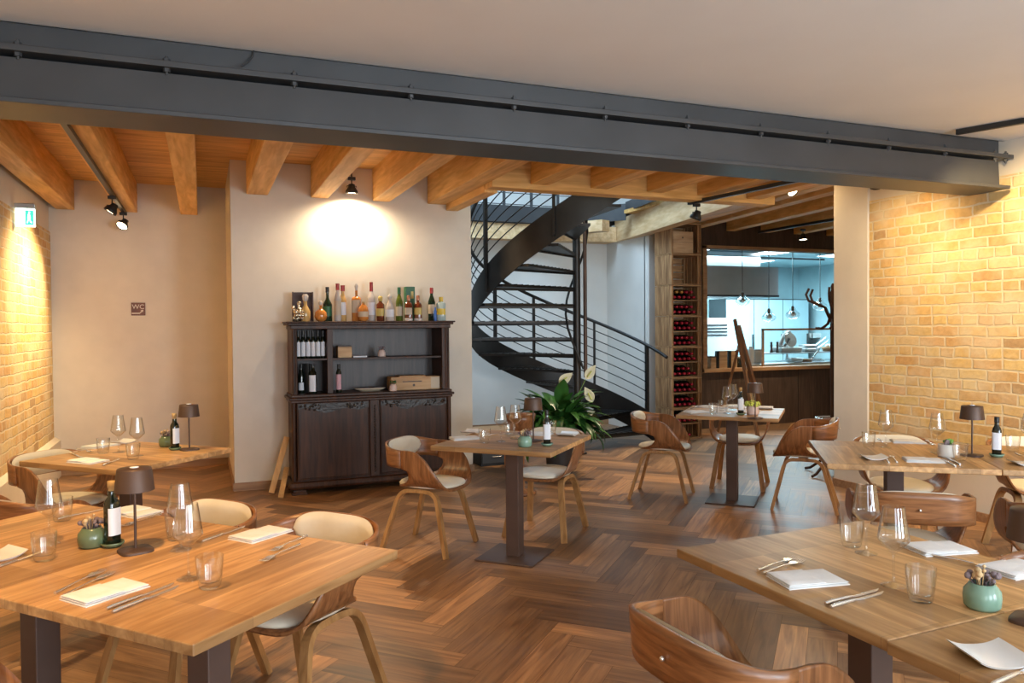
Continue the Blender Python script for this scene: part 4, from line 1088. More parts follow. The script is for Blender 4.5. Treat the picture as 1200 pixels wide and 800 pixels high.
mats = dict(amber=liquid_mat('amber_spirit', (.42, .15, .03)), gold=liquid_mat('golden_spirit', (.62, .38, .14)), clearb=liquid_mat('clear_bottle', (.55, .50, .46)), orange=liquid_mat('orange_spirit', (.60, .22, .05)),
            dkgreen=liquid_mat('dark_green_glass', (.012, .03, .015)), olive=liquid_mat('olive_glass', (.10, .13, .02)), brown=liquid_mat('brown_spirit', (.14, .035, .015)), pale=liquid_mat('pale_blue_bottle', (.42, .52, .50)))
mats['redcap'] = plain('red_foil', (.35, .03, .03), .4, .2); mats['copper'] = plain('copper_cap', (.50, .22, .13), .35, .5); mats['yellow'] = plain('yellow_cap', (.75, .52, .05), .4)
mats['greenbox'] = plain('green_gift_box', (.02, .12, .05), .5); mats['brownbox'] = plain('brown_case', (.075, .03, .018), .5, var=.2); mats['goldlabel'] = plain('gold_label', (.55, .42, .12), .5); mats['tanlabel'] = plain('tan_label', (.55, .45, .33), .6)
mats['bluelab'] = plain('blue_label', (.05, .15, .45), .5); mats['gem'] = plain('silver_figure', (.55, .45, .32), .25, .8, var=.4, scale=40, bump=.5)
def top(px, y=7.26):
    v = at_y(px, 372, y); return (v.x, y, ZTOP)
s = 'on the cabinet top'
g = 'spirit bottles on the cabinet top'
t = thing('gift_case', 'open dark brown presentation case at the left end ' + s, 'case', top(355, 7.34), radians(-5))
MB().box(-.095, .095, .04, .052, 0, .275).box(-.095, -.083, -.04, .05, 0, .275).box(.083, .095, -.04, .05, 0, .275).box(-.095, .095, -.04, .05, 0, .012).build('case', mats['brownbox'], t)
bottle('decanter', 'faceted decanter of golden spirit inside the brown case ' + s, top(358, 7.24), [(.035, 0), (.042, .01), (.045, .09), (.030, .125), (.016, .15), (.016, .19)], mats['gold'], [(.014, .185), (.026, .20), (.030, .235), (.018, .25)], mats['clearb'], group=g)
t = thing('figurine', 'small cluster of shiny silver-gold ornaments at the left end ' + s, 'figurine', top(350, 7.16))
mb = MB(); rng = random.Random(6)
for i in range(24):
    a = rng.random() * 6.28; q = .05 * rng.random(); h = .09 * rng.random(); mb.sphere((q * cos(a), .5 * q * sin(a), .014 + h), .012 + .014 * rng.random(), 6)
mb.sphere((-.045, 0, .125), .018, 7).tube([(-.03, 0, .06), (-.045, 0, .12)], .012, 7).tube([(0, 0, .08), (.005, 0, .16)], .014, 7).sphere((.005, 0, .165), .02, 7); mb.build('figure', mats['gem'], t)
bottle('round_bottle', 'round flask of orange liqueur with a pale stopper ' + s, top(376, 7.18), [(.02, 0), (.045, .012), (.058, .045), (.050, .085), (.025, .108), (.012, .118), (.012, .15)], mats['orange'], [(.014, .148), (.02, .16), (.016, .18), (.006, .19)], mats['clearb'], group=g)
bottle('liqueur_bottle', 'black squat liqueur bottle with a green label ' + s, top(384), bp(.042, .30, .52), mats['dkgreen'], [(.017, .27), (.017, .32)], 'black', (.05, .14, .0425), mats['greenbox'], group=g)
bottle('spirit_bottle', 'clear spirit bottle with a copper cap, front one of a pair ' + s, top(396, 7.20), bp(.032, .33, .62), mats['clearb'], [(.017, .29), (.018, .35)], mats['redcap'], (.06, .19, .0325), mats['tanlabel'], group=g)
bottle('spirit_bottle', 'golden spirit bottle with a red foil cap, rear of a pair ' + s, top(402, 7.30), bp(.033, .325, .6), mats['gold'], [(.019, .285), (.02, .34)], mats['redcap'], (.06, .18, .0335), group=g)
bottle('tall_bottle', 'tall square bottle of amber spirit with a slim glass stopper ' + s, top(418), [(.040, 0), (.043, .006), (.043, .21), (.036, .225), (.012, .235), (.011, .29)], mats['orange'], [(.009, .285), (.012, .30), (.018, .33), (.008, .355)], mats['clearb'], (.08, .2, .0436), mats['tanlabel'], power=.6, group=g)
bottle('flat_flask', 'low rounded flask of orange brandy ' + s, top(426, 7.15), [(.025, 0), (.045, .02), (.05, .08), (.040, .13), (.015, .155), (.012, .17)], mats['orange'], [(.013, .165), (.013, .18)], 'cork', (.04, .09, .051), mats['tanlabel'], group=g)
bottle('vodka_bottle', 'clear bottle with a long dark red neck capsule ' + s, top(435.5, 7.32), bp(.038, .33, .66, .015), mats['clearb'], [(.0165, .285), (.0165, .375)], mats['redcap'], (.06, .18, .0385), M['label'], group=g)
bottle('cognac_decanter', 'squat square decanter of dark brandy with a gold stopper ' + s, top(446), [(.034, 0), (.037, .005), (.037, .16), (.020, .175), (.014, .19)], mats['brown'], [(.012, .185), (.02, .20), (.022, .23), (.012, .24)], mats['goldlabel'], (.05, .12, .0375), mats['goldlabel'], power=.6, group=g)
bottle('gin_bottle', 'short rounded clear bottle with a bulb stopper ' + s, top(457, 7.2), [(.036, 0), (.042, .01), (.042, .12), (.030, .16), (.014, .19), (.013, .21)], mats['clearb'], [(.012, .205), (.02, .22), (.02, .24), (.008, .25)], mats['clearb'], (.04, .11, .0425), M['label'], group=g)
bottle('whisky_bottle', 'green whisky bottle with a cream label ' + s, top(468), bp(.033, .31, .6, .014), mats['olive'], [(.016, .26), (.016, .325)], mats['greenbox'], (.05, .14, .0335), mats['tanlabel'], power=.8, group=g)
t = thing('gift_box', 'green gift tube box behind the small square bottles ' + s, 'box', top(480, 7.34), 0)
MB().rbox(-.046, .046, -.04, .04, 0, .335, .004).build('box', mats['greenbox'], t); MB().box(.005, .03, -.042, -.04, .22, .29).build('emblem', mats['goldlabel'], t)
for i, px in enumerate((479, 490)):
    t = bottle('square_bottle', ('left' if i == 0 else 'right') + ' one of two small square black bottles with copper caps ' + s, top(px, 7.17), [(.034, 0), (.036, .01), (.036, .155), (.028, .172), (.014, .182), (.013, .20)], mats['brown'], [(.016, .195), (.017, .235), (.012, .245)], mats['copper'], (.06, .125, .0365), mats['goldlabel'] if i else mats['tanlabel'], power=.6, group=g)
    MB().lathe([(.037, 0), (.038, .004), (.038, .022), (.036, .026)], 24, power=.6).build('glass_base', mats['clearb'], t)
bottle('vermouth_bottle', 'dark bottle with a red cap and oval cream label ' + s, top(506), bp(.035, .31, .6, .014), mats['dkgreen'], [(.017, .27), (.017, .325)], mats['redcap'], (.07, .16, .0355), mats['tanlabel'], group=g)
t = thing('small_blue_can', 'tiny blue bottle leaning before the red-capped bottle ' + s, 'bottle', top(510, 7.14))
MB().lathe([(.014, 0), (.015, .004), (.015, .09), (.008, .11), (.008, .13)], 14).build('bottle', mats['bluelab'], t)
bottle('gin_bottle', 'pale blue square bottle with a yellow cap at the right end ' + s, top(517), [(.042, 0), (.045, .006), (.045, .17), (.030, .185), (.016, .19)], mats['pale'], [(.02, .188), (.02, .235)], mats['yellow'], (.06, .12, .0456), mats['yellow'], power=.6, group=g)

# ---- inside the cabinet
def cb(px, y, z): v = at_y(px, 400, y); return (v.x, y, z)
def make_port():
    t = thing('wine_bottle', '', 'bottle', group='labelled bottles in the cabinet')
    MB().lathe([(.020, 0), (.0215, .005), (.0215, .155), (.019, .175), (.013, .195), (.012, .22)], 18).build('bottle', M['bottle_green'], t)
    MB().lathe([(.014, .20), (.014, .255)], 12).build('cap', M['black'], t)
    MB().grid([[(0.0219 * cos(radians(a)), 0.0219 * sin(radians(a)), z) for a in range(-165, -14, 15)] for z in (.02, .150)]).build('label', M['label'], t)
    return t
KB = Kind(make_port)
for i in range(6):
    KB.put(cb(349.4 + i * 5.8, 7.22, ZS1), radians(-20), 'narrow bottle with grey label on the upper left cabinet shelf, %s from the left' % ['first', 'second', 'third', 'fourth', 'fifth', 'sixth'][i], 'labelled bottles in the cabinet')
pinklab = plain('pink_label', (.60, .36, .42), .6)
bottle('wine_bottle', 'dark bottle at the left wall of the lower left compartment', cb(352.5, 7.26, ZS0), bp(.026, .26), 'bottle_green', [(.015, .225), (.015, .27)], 'black', (.03, .1, .0265), 'label')
bottle('gift_carton', 'black carton standing behind the square labelled bottle in the lower left compartment', cb(359, 7.34, ZS0), [(.03, 0), (.03, .27)], 'black', power=.3, cat='carton')
bottle('square_bottle', 'square dark bottle with pale printed label in the lower left compartment', cb(366, 7.18, ZS0), [(.030, 0), (.032, .006), (.032, .19), (.016, .215), (.014, .25)], 'bottle_green', [(.015, .225), (.016, .27)], 'black', (.02, .17, .0325), 'label', power=.6)
bottle('wine_bottle', 'dark bottle with pink label beside the cabinet divider', cb(396.5, 7.18, ZS0), [(.024, 0), (.025, .005), (.025, .19), (.014, .215), (.013, .25)], 'bottle_green', [(.014, .22), (.015, .265)], 'black', (.03, .17, .0255), pinklab)
t = thing('wooden_box', 'small light wooden box with a dark lid line on the right cabinet shelf', 'box', cb(403, 7.24, ZS1))
MB().rbox(-.065, .065, -.05, .05, 0, .10, .003).build('box', M['wine_box'], t); MB().rbox(-.064, .064, -.049, .049, .1, .112, .003).build('lid', M['panel'], t)
t = thing('booklet_stack', 'thin stack of white booklets beside the small wooden box', 'booklets', cb(421, 7.22, ZS1)); MB().rbox(-.065, .065, -.04, .04, 0, .014, .002).build('paper', M['label'], t)
def small_vase(l, loc, gr=False):
    t = thing('small_vase', l, 'vase', loc)
    MB().lathe([(.001, 0), (.034, 0), (.038, .01), (.036, .04), (.026, .062), (.018, .068), (.016, .066), (.001, .055)], 22, caps=False).build('vase', M['pink_pot'], t)
    mb = MB(); sprigs(mb, 14, .03, .035, random.Random(1)); mb.v = [(x, y, z + .06) for x, y, z in mb.v]; mb.build('sprigs', M['leaf' if gr else 'dried'], t)
small_vase('pink round vase with dark dried sprigs on the upper right cabinet shelf', cb(447, 7.22, ZS1)); small_vase('pink round vase with green sprigs at the front of the cabinet waist ledge', (at_y(461, 455, 7.10).x, 7.115, ZS0), True)
t = thing('carved_tray', 'flat oval tray with pale rim lying in the lower right compartment', 'tray', cb(433, 7.24, ZS0))
MB().lathe([(.001, .004), (.06, .004), (.085, .022), (.088, .03), (.08, .024), (.055, .010), (.001, .010)], 24, caps=False, sx=1.7, sy=.8).lathe([(.001, .0), (.06, .0), (.062, .004)], 20, caps=False, sx=1.6, sy=.7).build('tray', mats['tanlabel'], t)
MB().lathe([(.001, .02), (.04, .024), (.075, .034), (.06, .012)], 20, caps=False, sx=1.5, sy=.6).build('contents', M['dried'], t)
t = thing('wine_box', 'long branded wooden wine case lying in the lower right compartment', 'wine case', cb(484, 7.26, ZS0))
MB().rbox(-.24, .24, -.09, .09, 0, .125, .003).build('case', M['wine_box'], t); MB().rbox(-.16, .10, -.08, .08, .125, .135, .003).build('lid_board', M['wine_box'], t)
MB().grid([[(.235 + .0 * q, -.0905, z) for q in (0,)] + [(.15, -.0905, z)] for z in (.01, .115)], flip=True).build('end_label', mats['tanlabel'], t)
MB().lathe([(.012, 0), (.012, .001)], 14, Matrix.Translation((-.02, -.0915, .045)) @ Matrix.Rotation(pi / 2, 4, 'X')).box(-.13, .06, -.0912, -.0903, .075, .085).build('stamp', M['panel'], t)

# ---- boards leaning beside the cabinet
def board(px0, py0, px1, py1, y, w, l):
    a = at_z(px0, py0, 0.0); a.z = .002; b_ = at_y(px1, py1, 7.38)
    q = thing('leaning_board', l, 'board', a); MB().tube([(0, 0, 0.01), b_ - a], (w, .018), up=(.2, 1, 0)).build('board', M['raw_board'], q)
board(318, 579, 336, 512, 7.3, .05, 'taller raw wood board leaning between the wall and the dark cabinet'); board(329, 584, 336, 548, 7.2, .045, 'shorter raw wood board leaning in front of the taller one beside the cabinet')

# ================================================================== crate tower with wine
CW, CHH, CD = .47, .405, .40
cr0 = at_y(787, 350, 8.46).x; CRX = cr0 + CW / 2; CRY = 8.46
def crate_mesh(t, shelf):
    fr = MB(); fr2 = MB(); w, h, d = CW - .004, CHH - .004, CD; th = .012
    for i in range(4):
        y0 = .004 + i * d / 4; fr.rbox(-w / 2, -w / 2 + th, y0, y0 + d / 4 - .004, .014, h - .014, .003); fr2.rbox(w / 2 - th, w / 2, y0, y0 + d / 4 - .012, .014, h - .014, .002)
    fr.build('side_panel', M['crate'], t); fr2.build('side_panel', M['crate'], t)
    sl = MB()
    for i in range(4):
        z0 = .012 + i * (h - .02) / 4; sl.rbox(-w / 2 + .012, w / 2 - .012, d - .012, d, z0, z0 + (h - .02) / 4 - .016, .002)
    sl.rbox(-w / 2, w / 2, 0, d, 0, .013, .002).rbox(-w / 2, w / 2, 0, d, h - .013, h, .002)
    sl.build('slats', M['crate_h'], t)
    co = MB()
    for sx in (-1, 1):
        for y in (.03, d - .05): co.prism([(sx * (w / 2 - .013), y), (sx * (w / 2 - .045), y), (sx * (w / 2 - .013), y + .03)][::sx], .013, h - .013)
    co.build('corner_blocks', M['crate'], t)
    if shelf: MB().rbox(-w / 2 + .012, w / 2 - .012, .004, d - .014, h / 2 - .006, h / 2 + .006, .002).build('shelf', M['crate_h'], t)
def make_crate(): t = thing('wooden_crate', '', 'crate', group='stacked wooden crates'); crate_mesh(t, False); return t
def make_crate_shelf(): t = thing('wooden_crate', '', 'crate', group='stacked wooden crates'); crate_mesh(t, True); return t
KC, KCS = Kind(make_crate), Kind(make_crate_shelf)
names = ['bottom crate of the tower, resting on the floor', 'second crate from the floor', 'third crate from the floor', 'fourth crate from the floor, in the middle of the tower', 'fifth crate from the floor, the topmost one filled with wine', 'empty crate with open slats, second from the top', 'topmost crate of the tower, holding a light wooden box']
for i in range(7): (KCS if i < 5 else KC).put((CRX, CRY, i * CHH), radians(0), 'weathered wooden crate, ' + names[i], 'stacked wooden crates')
t = thing('wine_box', 'light wooden wine box standing in the topmost crate', 'wine case', (CRX - .04, CRY + .03, 6 * CHH + .0135)); MB().rbox(-.165, .165, 0, .25, 0, .28, .003).build('case', M['wine_box'], t)
MB().box(-.16, .16, -.0012, .001, .138, .142).lathe([(.012, 0), (.012, .001)], 12, Matrix.Translation((0.0, -.0005, .2)) @ Matrix.Rotation(pi / 2, 4, 'X')).build('stamp', M['panel'], t)
def make_lying(cap='capsule'):
    t = thing('wine_bottle', '', 'wine bottle', group='red capped wine bottles lying in the crates')
    rx = Matrix.Rotation(pi / 2, 4, 'X')
    MB().lathe([(.030, 0), (.037, .006), (.037, .17), (.030, .20), (.016, .225), (.0145, .245)], 14, Matrix.Translation((0, .31, 0)) @ rx).build('bottle', M['bottle_green'], t)
    MB().lathe([(.0165, .255), (.0185, .262), (.0185, .302), (.0165, .309), (.001, .310)], 12, Matrix.Translation((0, .31, 0)) @ rx, caps=False).build('capsule', M[cap], t)
    return t
KLY, KLG = Kind(make_lying), Kind(lambda: make_lying('capsule_gold'))
ordn = ['first', 'second', 'third', 'fourth', 'fifth', 'sixth', 'seventh', 'eighth', 'ninth', 'tenth']
for r in range(10):
    zb = (r // 2) * CHH + (.0135 if r % 2 == 0 else CHH / 2 + .0045)
    nb = 5; up = 3 if r in (4,) else 4
    if r == 0: nb, up = 4, 0
    for tier, cnt in ((0, nb), (1, up)):
        for i in range(cnt):
            x = CRX - .178 + .0755 * i + .038 * tier + (.0 if tier == 0 else 0) + (.02 if (r == 4 and tier) else 0)
            z = zb + .0375 + .0665 * tier
            K = KLG if (r == 9 and tier == 1 and i < 2) else KLY
            K.put((x + .01, CRY + .02, z), 0, '%s capped wine bottle, %s shelf from the floor, %s row, %s from the left' % ('gold' if K is KLG else 'red', ordn[r], 'lower' if tier == 0 else 'upper', ordn[i]), 'capsuled wine bottles lying in the crates')

# ================================================================== low chest, lily, easel, coat stand
a = at_z(563, 547, 0)
t = thing('drawer_chest', 'low black chest of two drawers with a pale top beside the cabinet wall', 'chest', (a.x + .19, a.y + .19, 0), radians(0))
MB().rbox(-.18, .18, -.18, .20, 0, .35, .004).build('carcass', M['black'], t); MB().rbox(-.20, .24, -.20, .22, .35, .38, .004).build('top', mats['tanlabel'], t)
for i in range(2):
    d = MB().rbox(-.165, .165, -.188, -.178, .03 + .16 * i, .17 + .16 * i, .003).build('drawer', M['steel_dark'], t); MB().tube([(-.05, -.195, .10 + .16 * i), (.05, -.195, .10 + .16 * i)], .006, 8).build('handle', M['chrome'], d)

tb = at_z(611, 578, 0)
t = thing('wooden_tub', 'round-sided brown wooden tub behind the middle table lamp', 'tub', (tb.x, tb.y, 0))
MB().lathe([(.001, 0), (.13, 0), (.135, .02), (.03, .05), (.03, .42), (.06, .50), (.10, .58), (.125, .66), (.135, .715), (.128, .715), (.115, .66), (.09, .58), (.001, .55)], 28, caps=False).build('tub', M['walnut'], t)

def lily():
    base = at_z(655, 540, 0.0); base = Vector((base.x, base.y, 0))
    base = Vector((3.27, 6.86, 0))
    t = thing('peace_lily', 'large peace lily with glossy green leaves and cream flowers in front of the stairs', 'potted plant', base)
    MB().lathe([(.001, 0), (.11, 0), (.125, .04), (.145, .30), (.15, .36), (.14, .36), (.13, .33), (.001, .32)], 28, caps=False).build('pot', M['steel_dark'], t)
    rng = random.Random(12); fo = MB(); st = MB()
    def leaf(az, el, ln, wd, droop, z0):
        d = Vector((cos(az), sin(az), 0)); side = Vector((-sin(az), cos(az), 0)); n = 9; rows = []
        p = Vector((0, 0, z0)) + d * .03; ang = el; stem = [Vector((.3 * p.x, .3 * p.y, .33))]
        sl = ln * .55
        for i in range(4): stem.append(p.copy()); p = p + (d * cos(ang) + Vector((0, 0, 1)) * sin(ang)) * sl / 4; ang -= droop * .08
        stem.append(p.copy()); st.tube(stem, .004, 5)
        for i in range(n + 1):
            u = i / n; w = wd * (sin(pi * min(1, u ** .8)) ** .8 if 0 < u < 1 else 0) + .0008
            nn = (-d * sin(ang) + Vector((0, 0, 1)) * cos(ang))
            row = [p + side * w * q + nn * (abs(q) * w * .35) for q in (-1, -.5, 0, .5, 1)]
            rows.append([tuple(x) for x in row]); p = p + (d * cos(ang) + Vector((0, 0, 1)) * sin(ang)) * ln / n; ang -= droop / n
        fo.grid(rows)
    for i in range(190):
        az = rng.random() * 2 * pi; el = radians(rng.uniform(22, 84)); leaf(az, el, rng.uniform(.24, .38), rng.uniform(.034, .062), rng.uniform(.7, 2.0), .36 + .16 * rng.random())
    leaf(radians(150), radians(62), .36, .05, .5, .45); leaf(radians(170), radians(50), .34, .045, .5, .5); leaf(radians(-20), radians(35), .34, .03, .8, .5); leaf(radians(-100), radians(80), .30, .075, .3, .55)
    st.build('stems', M['leaf_light'], t); fo.build('leaves', M['leaf'], t)
    for px, py, dx in ((652, 437, .14), (690, 437, .10), (748 - 58, 460, .02), (753 - 100 + 0, 482, .1)):
        pass
    for (px, py, tilt, ln) in ((663, 443, .9, .17), (692, 436, .6, .17), (690, 462, -.5, .17), (692, 484, 1.2, .10)):
        v = at_y(px, py, 6.76) - base
        fl = MB(); n = 8; rows = []
        d = (Vector((cos(-YAW), sin(-YAW), 0)) * sin(tilt) + Vector((0, 0, 1)) * cos(tilt)); sd = d.cross(Vector((sin(YAW), cos(YAW), 0))).normalized(); nn = Vector((-sin(YAW), -cos(YAW), 0))
        for i in range(n + 1):
            u = i / n; w = ln * .28 * (sin(pi * u ** .75) if 0 < u < 1 else 0) + .0006
            rows.append([tuple(v + d * (u - .5) * ln + sd * w * q + nn * (-(1 - abs(q)) * w * .5)) for q in (-1, -.6, 0, .6, 1)])
        fl.grid(rows); f = fl.build('flower', M['spathe'], t, solid=.001)
        MB().tube([v - d * ln * .35 + nn * .01, v + d * ln * .1 + nn * .012], .006, 6).build('spadix', M['flower_yellow'], f)
        MB().tube([(0, 0, .4), (v.x * .6, v.y * .6, .3 + v.z * .5), tuple(v - d * ln * .5)], .003, 5).build('flower_stem', M['leaf_light'], f)
lily()

def easel():
    apex = at_y(862, 374, 8.5); f1 = at_z(841, 506, 0); f2 = at_z(889, 516, 0)
    t = thing('easel', 'reddish wooden display easel seen edge-on before the kitchen opening', 'easel', (apex.x, apex.y, 0))
    o = Vector((apex.x, apex.y, 0))
    a = apex - o; p1 = f1 - o; p2 = f2 - o
    def P(px, py, y): return at_y(px, py, y) - o
    MB().tube([P(861, 374, 8.5), p2 + Vector((0, 0, 0))], (.045, .03)).build('leg', M['easel'], t)
    MB().tube([P(868, 396, 8.55), p1], (.03, .022)).build('leg', M['easel'], t)
    MB().tube([P(867, 396, 8.5), P(878, 470, 8.6), Vector((p2.x - .15, p2.y + .55, 0))], (.03, .022)).build('rear_leg', M['easel'], t)
    MB().tube([P(865, 381, 8.35), P(890, 474, 8.25)], (.10, .03), up=(1, -.25, .25)).build('display_board', M['easel'], t)
    MB().tube([P(862, 412, 8.52), P(870, 405, 8.52)], (.02, .02)).build('brace', M['easel'], t)
easel()

def coat_stand():
    b_ = at_z(977, 553, 0); b_ = Vector((5.80, 5.86, 0))
    t = thing('coat_stand', 'dark brown bentwood coat stand half hidden behind the plaster pier', 'coat stand', b_)
    MB().lathe([(.022, .05), (.024, .9), (.024, 1.75), (.028, 1.80), (.015, 1.84), (.02, 1.87), (.008, 1.90)], 14).build('pole', M['cabinet'], t)
    for k in range(6):
        a = k * pi / 3 + radians(158); c, s_ = cos(a), sin(a)
        MB().tube([(0.02 * c, .02 * s_, 1.52), (.08 * c, .08 * s_, 1.66), (.17 * c, .17 * s_, 1.70), (.24 * c, .24 * s_, 1.73), (.265 * c, .265 * s_, 1.79), (.235 * c, .235 * s_, 1.85)], .012, 8).build('hook', M['cabinet'], t)
        MB().tube([(0.02 * c, .02 * s_, 1.60), (.05 * c, .05 * s_, 1.50), (.12 * c, .12 * s_, 1.45), (.17 * c, .17 * s_, 1.46)], .011, 8).build('lower_hook', M['cabinet'], t)
    for k in range(4):
        a = k * pi / 2 + radians(190); c, s_ = cos(a), sin(a)
        MB().tube([(0.02 * c, .02 * s_, .36), (.08 * c, .08 * s_, .16), (.26 * c, .26 * s_, .03), (.32 * c, .32 * s_, .015)], .014, 8).build('leg', M['cabinet'], t)
    MB().tube([(.16 * cos(a), .16 * sin(a), .56) for a in [2 * pi * i / 24 for i in range(24)]], .009, 8, closed=True).tube([(-.15, 0, .56), (.15, 0, .56)], .007, 6).build('umbrella_ring', M['chrome'], t)
coat_stand()

# ================================================================== kitchen
def P9(px, py, y): return at_y(px, py, y)
t = thing('extractor_hood', 'large grey stainless extractor hood hanging in the kitchen', 'extractor hood', (7.1, 10.2, 2.0))
a, b_ = P9(820, 345, 10.2), P9(912, 313, 10.2)
MB().box(-.2, b_.x - 7.1, 0, .9, a.z - 2.0, b_.z - 2.0).build('hood', M['stainless'], t); MB().box(-.2, b_.x - 7.1 + .01, -.01, .91, a.z - 2.03, a.z - 2.0).build('rim', M['steel_dark'], t)
MB().box(.0, b_.x - 7.3, .2, .8, b_.z - 2.0, .7).build('duct', M['stainless'], t)
t = thing('refrigerator_wall', 'row of tall pale steel cupboard doors along the kitchen back wall', 'tall cupboard', (8.4, 12.6, 0))
xs = [P9(px, 380, 12.6).x - 8.4 for px in (851, 884, 918, 948)]
for i in range(3): 
    d = MB().rbox(xs[i] + .012, xs[i + 1] - .012, 0, .02, .1, 2.0, .004).build('door', M['kitchen_wall'], t); MB().box(xs[i + 1] - .06, xs[i + 1] - .04, -.03, 0, .9, 1.3).build('handle', M['steel_dark'], d)
MB().box(xs[0], xs[3], .02, .55, 0, 2.02).build('carcass', M['steel_dark'], t)
t = thing('louvred_unit', 'white unit with rows of slots at the left of the kitchen', 'unit', (P9(839, 400, 11.5).x, 11.5, 0))
MB().rbox(-.32, .28, 0, .5, 0, 1.62, .005).build('cabinet', M['porcelain'], t)
mb = MB()
for i in range(4): mb.box(-.28, .25, -.006, .001, 1.30 + i * .06, 1.325 + i * .06)
mb.build('slots', M['steel_dark'], t)
t = thing('kitchen_worktop', 'long stainless steel kitchen counter behind the pass', 'worktop', (8.2, 9.75, 0))
MB().rbox(-1.5, 2.2, -.40, .45, .86, .90, .005).build('top', M['stainless'], t); MB().box(-1.45, 2.15, -.37, .4, .005, .86).build('body', M['stainless'], t)
t = thing('pass_shelf', 'raised stainless shelf above the kitchen counter', 'shelf', (8.6, 10.0, .90))
MB().rbox(-.75, 1.5, -.2, .2, .12, .14, .004).build('shelf', M['stainless'], t)
for x in (-.7, .3, 1.4): MB().box(x, x + .03, -.015, .015, 0, .12).build('support', M['stainless'], t)
# glass guard with oak frame
x0, x1 = P9(893, 400, 9.30).x, 9.44; z1 = P9(893, 385, 9.30).z
t = thing('guard_screen', 'glass guard in a thin oak frame standing on the kitchen pass', 'glass screen', (x0, 9.30, .868))
zt = z1 - .868
MB().box(0, .03, -.015, .015, 0, zt).box(0, x1 - x0, -.015, .015, zt - .03, zt).box(x1 - x0 - .03, x1 - x0, -.015, .015, 0, zt).build('frame', M['frame_wood'], t); MB().box(.03, x1 - x0 - .03, -.002, .002, 0, zt - .03).build('pane', M['glass'], t)
# pendant lamps
for i, (px, py, l) in enumerate(((870, 352, 'leftmost'), (901, 371, 'second from the left'), (929, 368, 'third from the left'), (961, 358, 'rightmost, behind the coat stand hooks'))):
    v = P9(px, py, 9.75); t = thing('pendant_lamp', 'clear glass pendant lamp over the kitchen pass, ' + l, 'pendant lamp', v, 0, 'glass pendant lamps over the pass')
    MB().tube([(0, 0, .10), (0, 0, 2.718 - v.z)], .006, 6).build('cord', M['steel_dark'], t)
    MB().lathe([(.02, .05), (.024, .11), (.015, .13)], 12).build('socket', M['bronze'], t)
    MB().lathe([(.05, -.075), (.095, -.05), (.115, -.015), (.10, .02), (.06, .05), (.045, .08), (.05, .10)], 22, caps=False).build('glass_shade', M['lamp_glass'], t)
    MB().lathe([(.001, -.045), (.045, -.03), (.055, .0), (.03, .045), (.018, .055)], 14, caps=False).build('bulb', M['chrome'] if i else M['chrome'], t)
# ceiling lights of the kitchen
for i, (x, y) in enumerate(((7.3, 10.0), (8.9, 10.4), (10.4, 10.4), (8.0, 11.6), (9.8, 11.8))):
    t = thing('ceiling_light', 'flat lit kitchen ceiling light, %s' % ['near the left end of the opening', 'over the middle of the pass', 'over the right end of the pass', 'deeper in on the left', 'deeper in on the right'][i], 'ceiling light', (x, y, 2.70))
    MB().rbox(-.25, .25, -.25, .25, 0, .02, .004).build('frame', M['stainless'], t); MB().box(-.23, .23, -.23, .23, -.004, 0).build('diffuser', M['led_on'], t)
for i, y in enumerate((9.6, 10.9)):
    t = thing('ceiling_rail', 'thin steel rail under the kitchen ceiling, %s' % ('front one' if i == 0 else 'rear one'), 'rail', (6.6, y, 2.66)); MB().box(0, 4, 0, .03, 0, .03).build('rail', M['steel_dark'], t)
# things on the pass
def on(px, y): return (P9(px, 425, y).x, y, .9004)
KK0 = .868
def sill(px, y=9.28): return (P9(px, 425, y).x, y, .8655)
for i, (a, b_) in enumerate(((839, 851.5), (853, 863))):
    w = (P9(b_, 420, 9.26).x - P9(a, 420, 9.26).x) * 1.0; h = .25
    t = thing('menu_folder', 'tan menu folder with black spine standing on the pass, %s' % ('left one' if i == 0 else 'right one, behind the easel leg'), 'menu folder', (P9((a + b_) / 2, 425, 9.24).x, 9.24, .8655), 0, 'menu folders on the pass')
    MB().rbox(-w / 2, w / 2, -.02, .02, 0, h, .003).build('cover', M['wine_box'], t); MB().box(-w / 2 - .001, -w / 2 + .045, -.022, .022, 0, h + .001).build('spine', M['black'], t)
t = thing('carton_box', 'small brown carton at the left end of the pass', 'box', sill(834)); MB().rbox(-.05, .05, -.05, .05, 0, .16, .004).build('carton', M['wine_box'], t); MB().rbox(-.052, .052, -.052, .052, .16, .175, .004).build('lid', M['panel'], t)
t = thing('storage_jar', 'dark glass jar between the menu folders and the easel board', 'jar', sill(866)); MB().lathe([(.05, 0), (.055, .01), (.055, .12), (.045, .14)], 18).build('jar', M['bottle_green'], t); MB().lathe([(.047, .14), (.047, .165)], 18).build('lid', M['chrome'], t)
t = thing('squeeze_bottle', 'white bottle standing right of the easel on the kitchen counter', 'bottle', on(880, 9.5)); MB().lathe([(.05, 0), (.053, .01), (.053, .20), (.035, .23), (.03, .235)], 18).build('bottle', M['porcelain'], t); MB().lathe([(.03, .235), (.03, .26)], 14).build('cap', M['porcelain'], t)
t = thing('container', 'pale square plastic container on the counter left of the guard frame', 'container', on(886, 9.60)); MB().rbox(-.09, .09, -.08, .08, 0, .20, .02).build('tub', M['porcelain'], t); MB().rbox(-.095, .095, -.085, .085, .2, .215, .004).build('lid', M['label'], t)
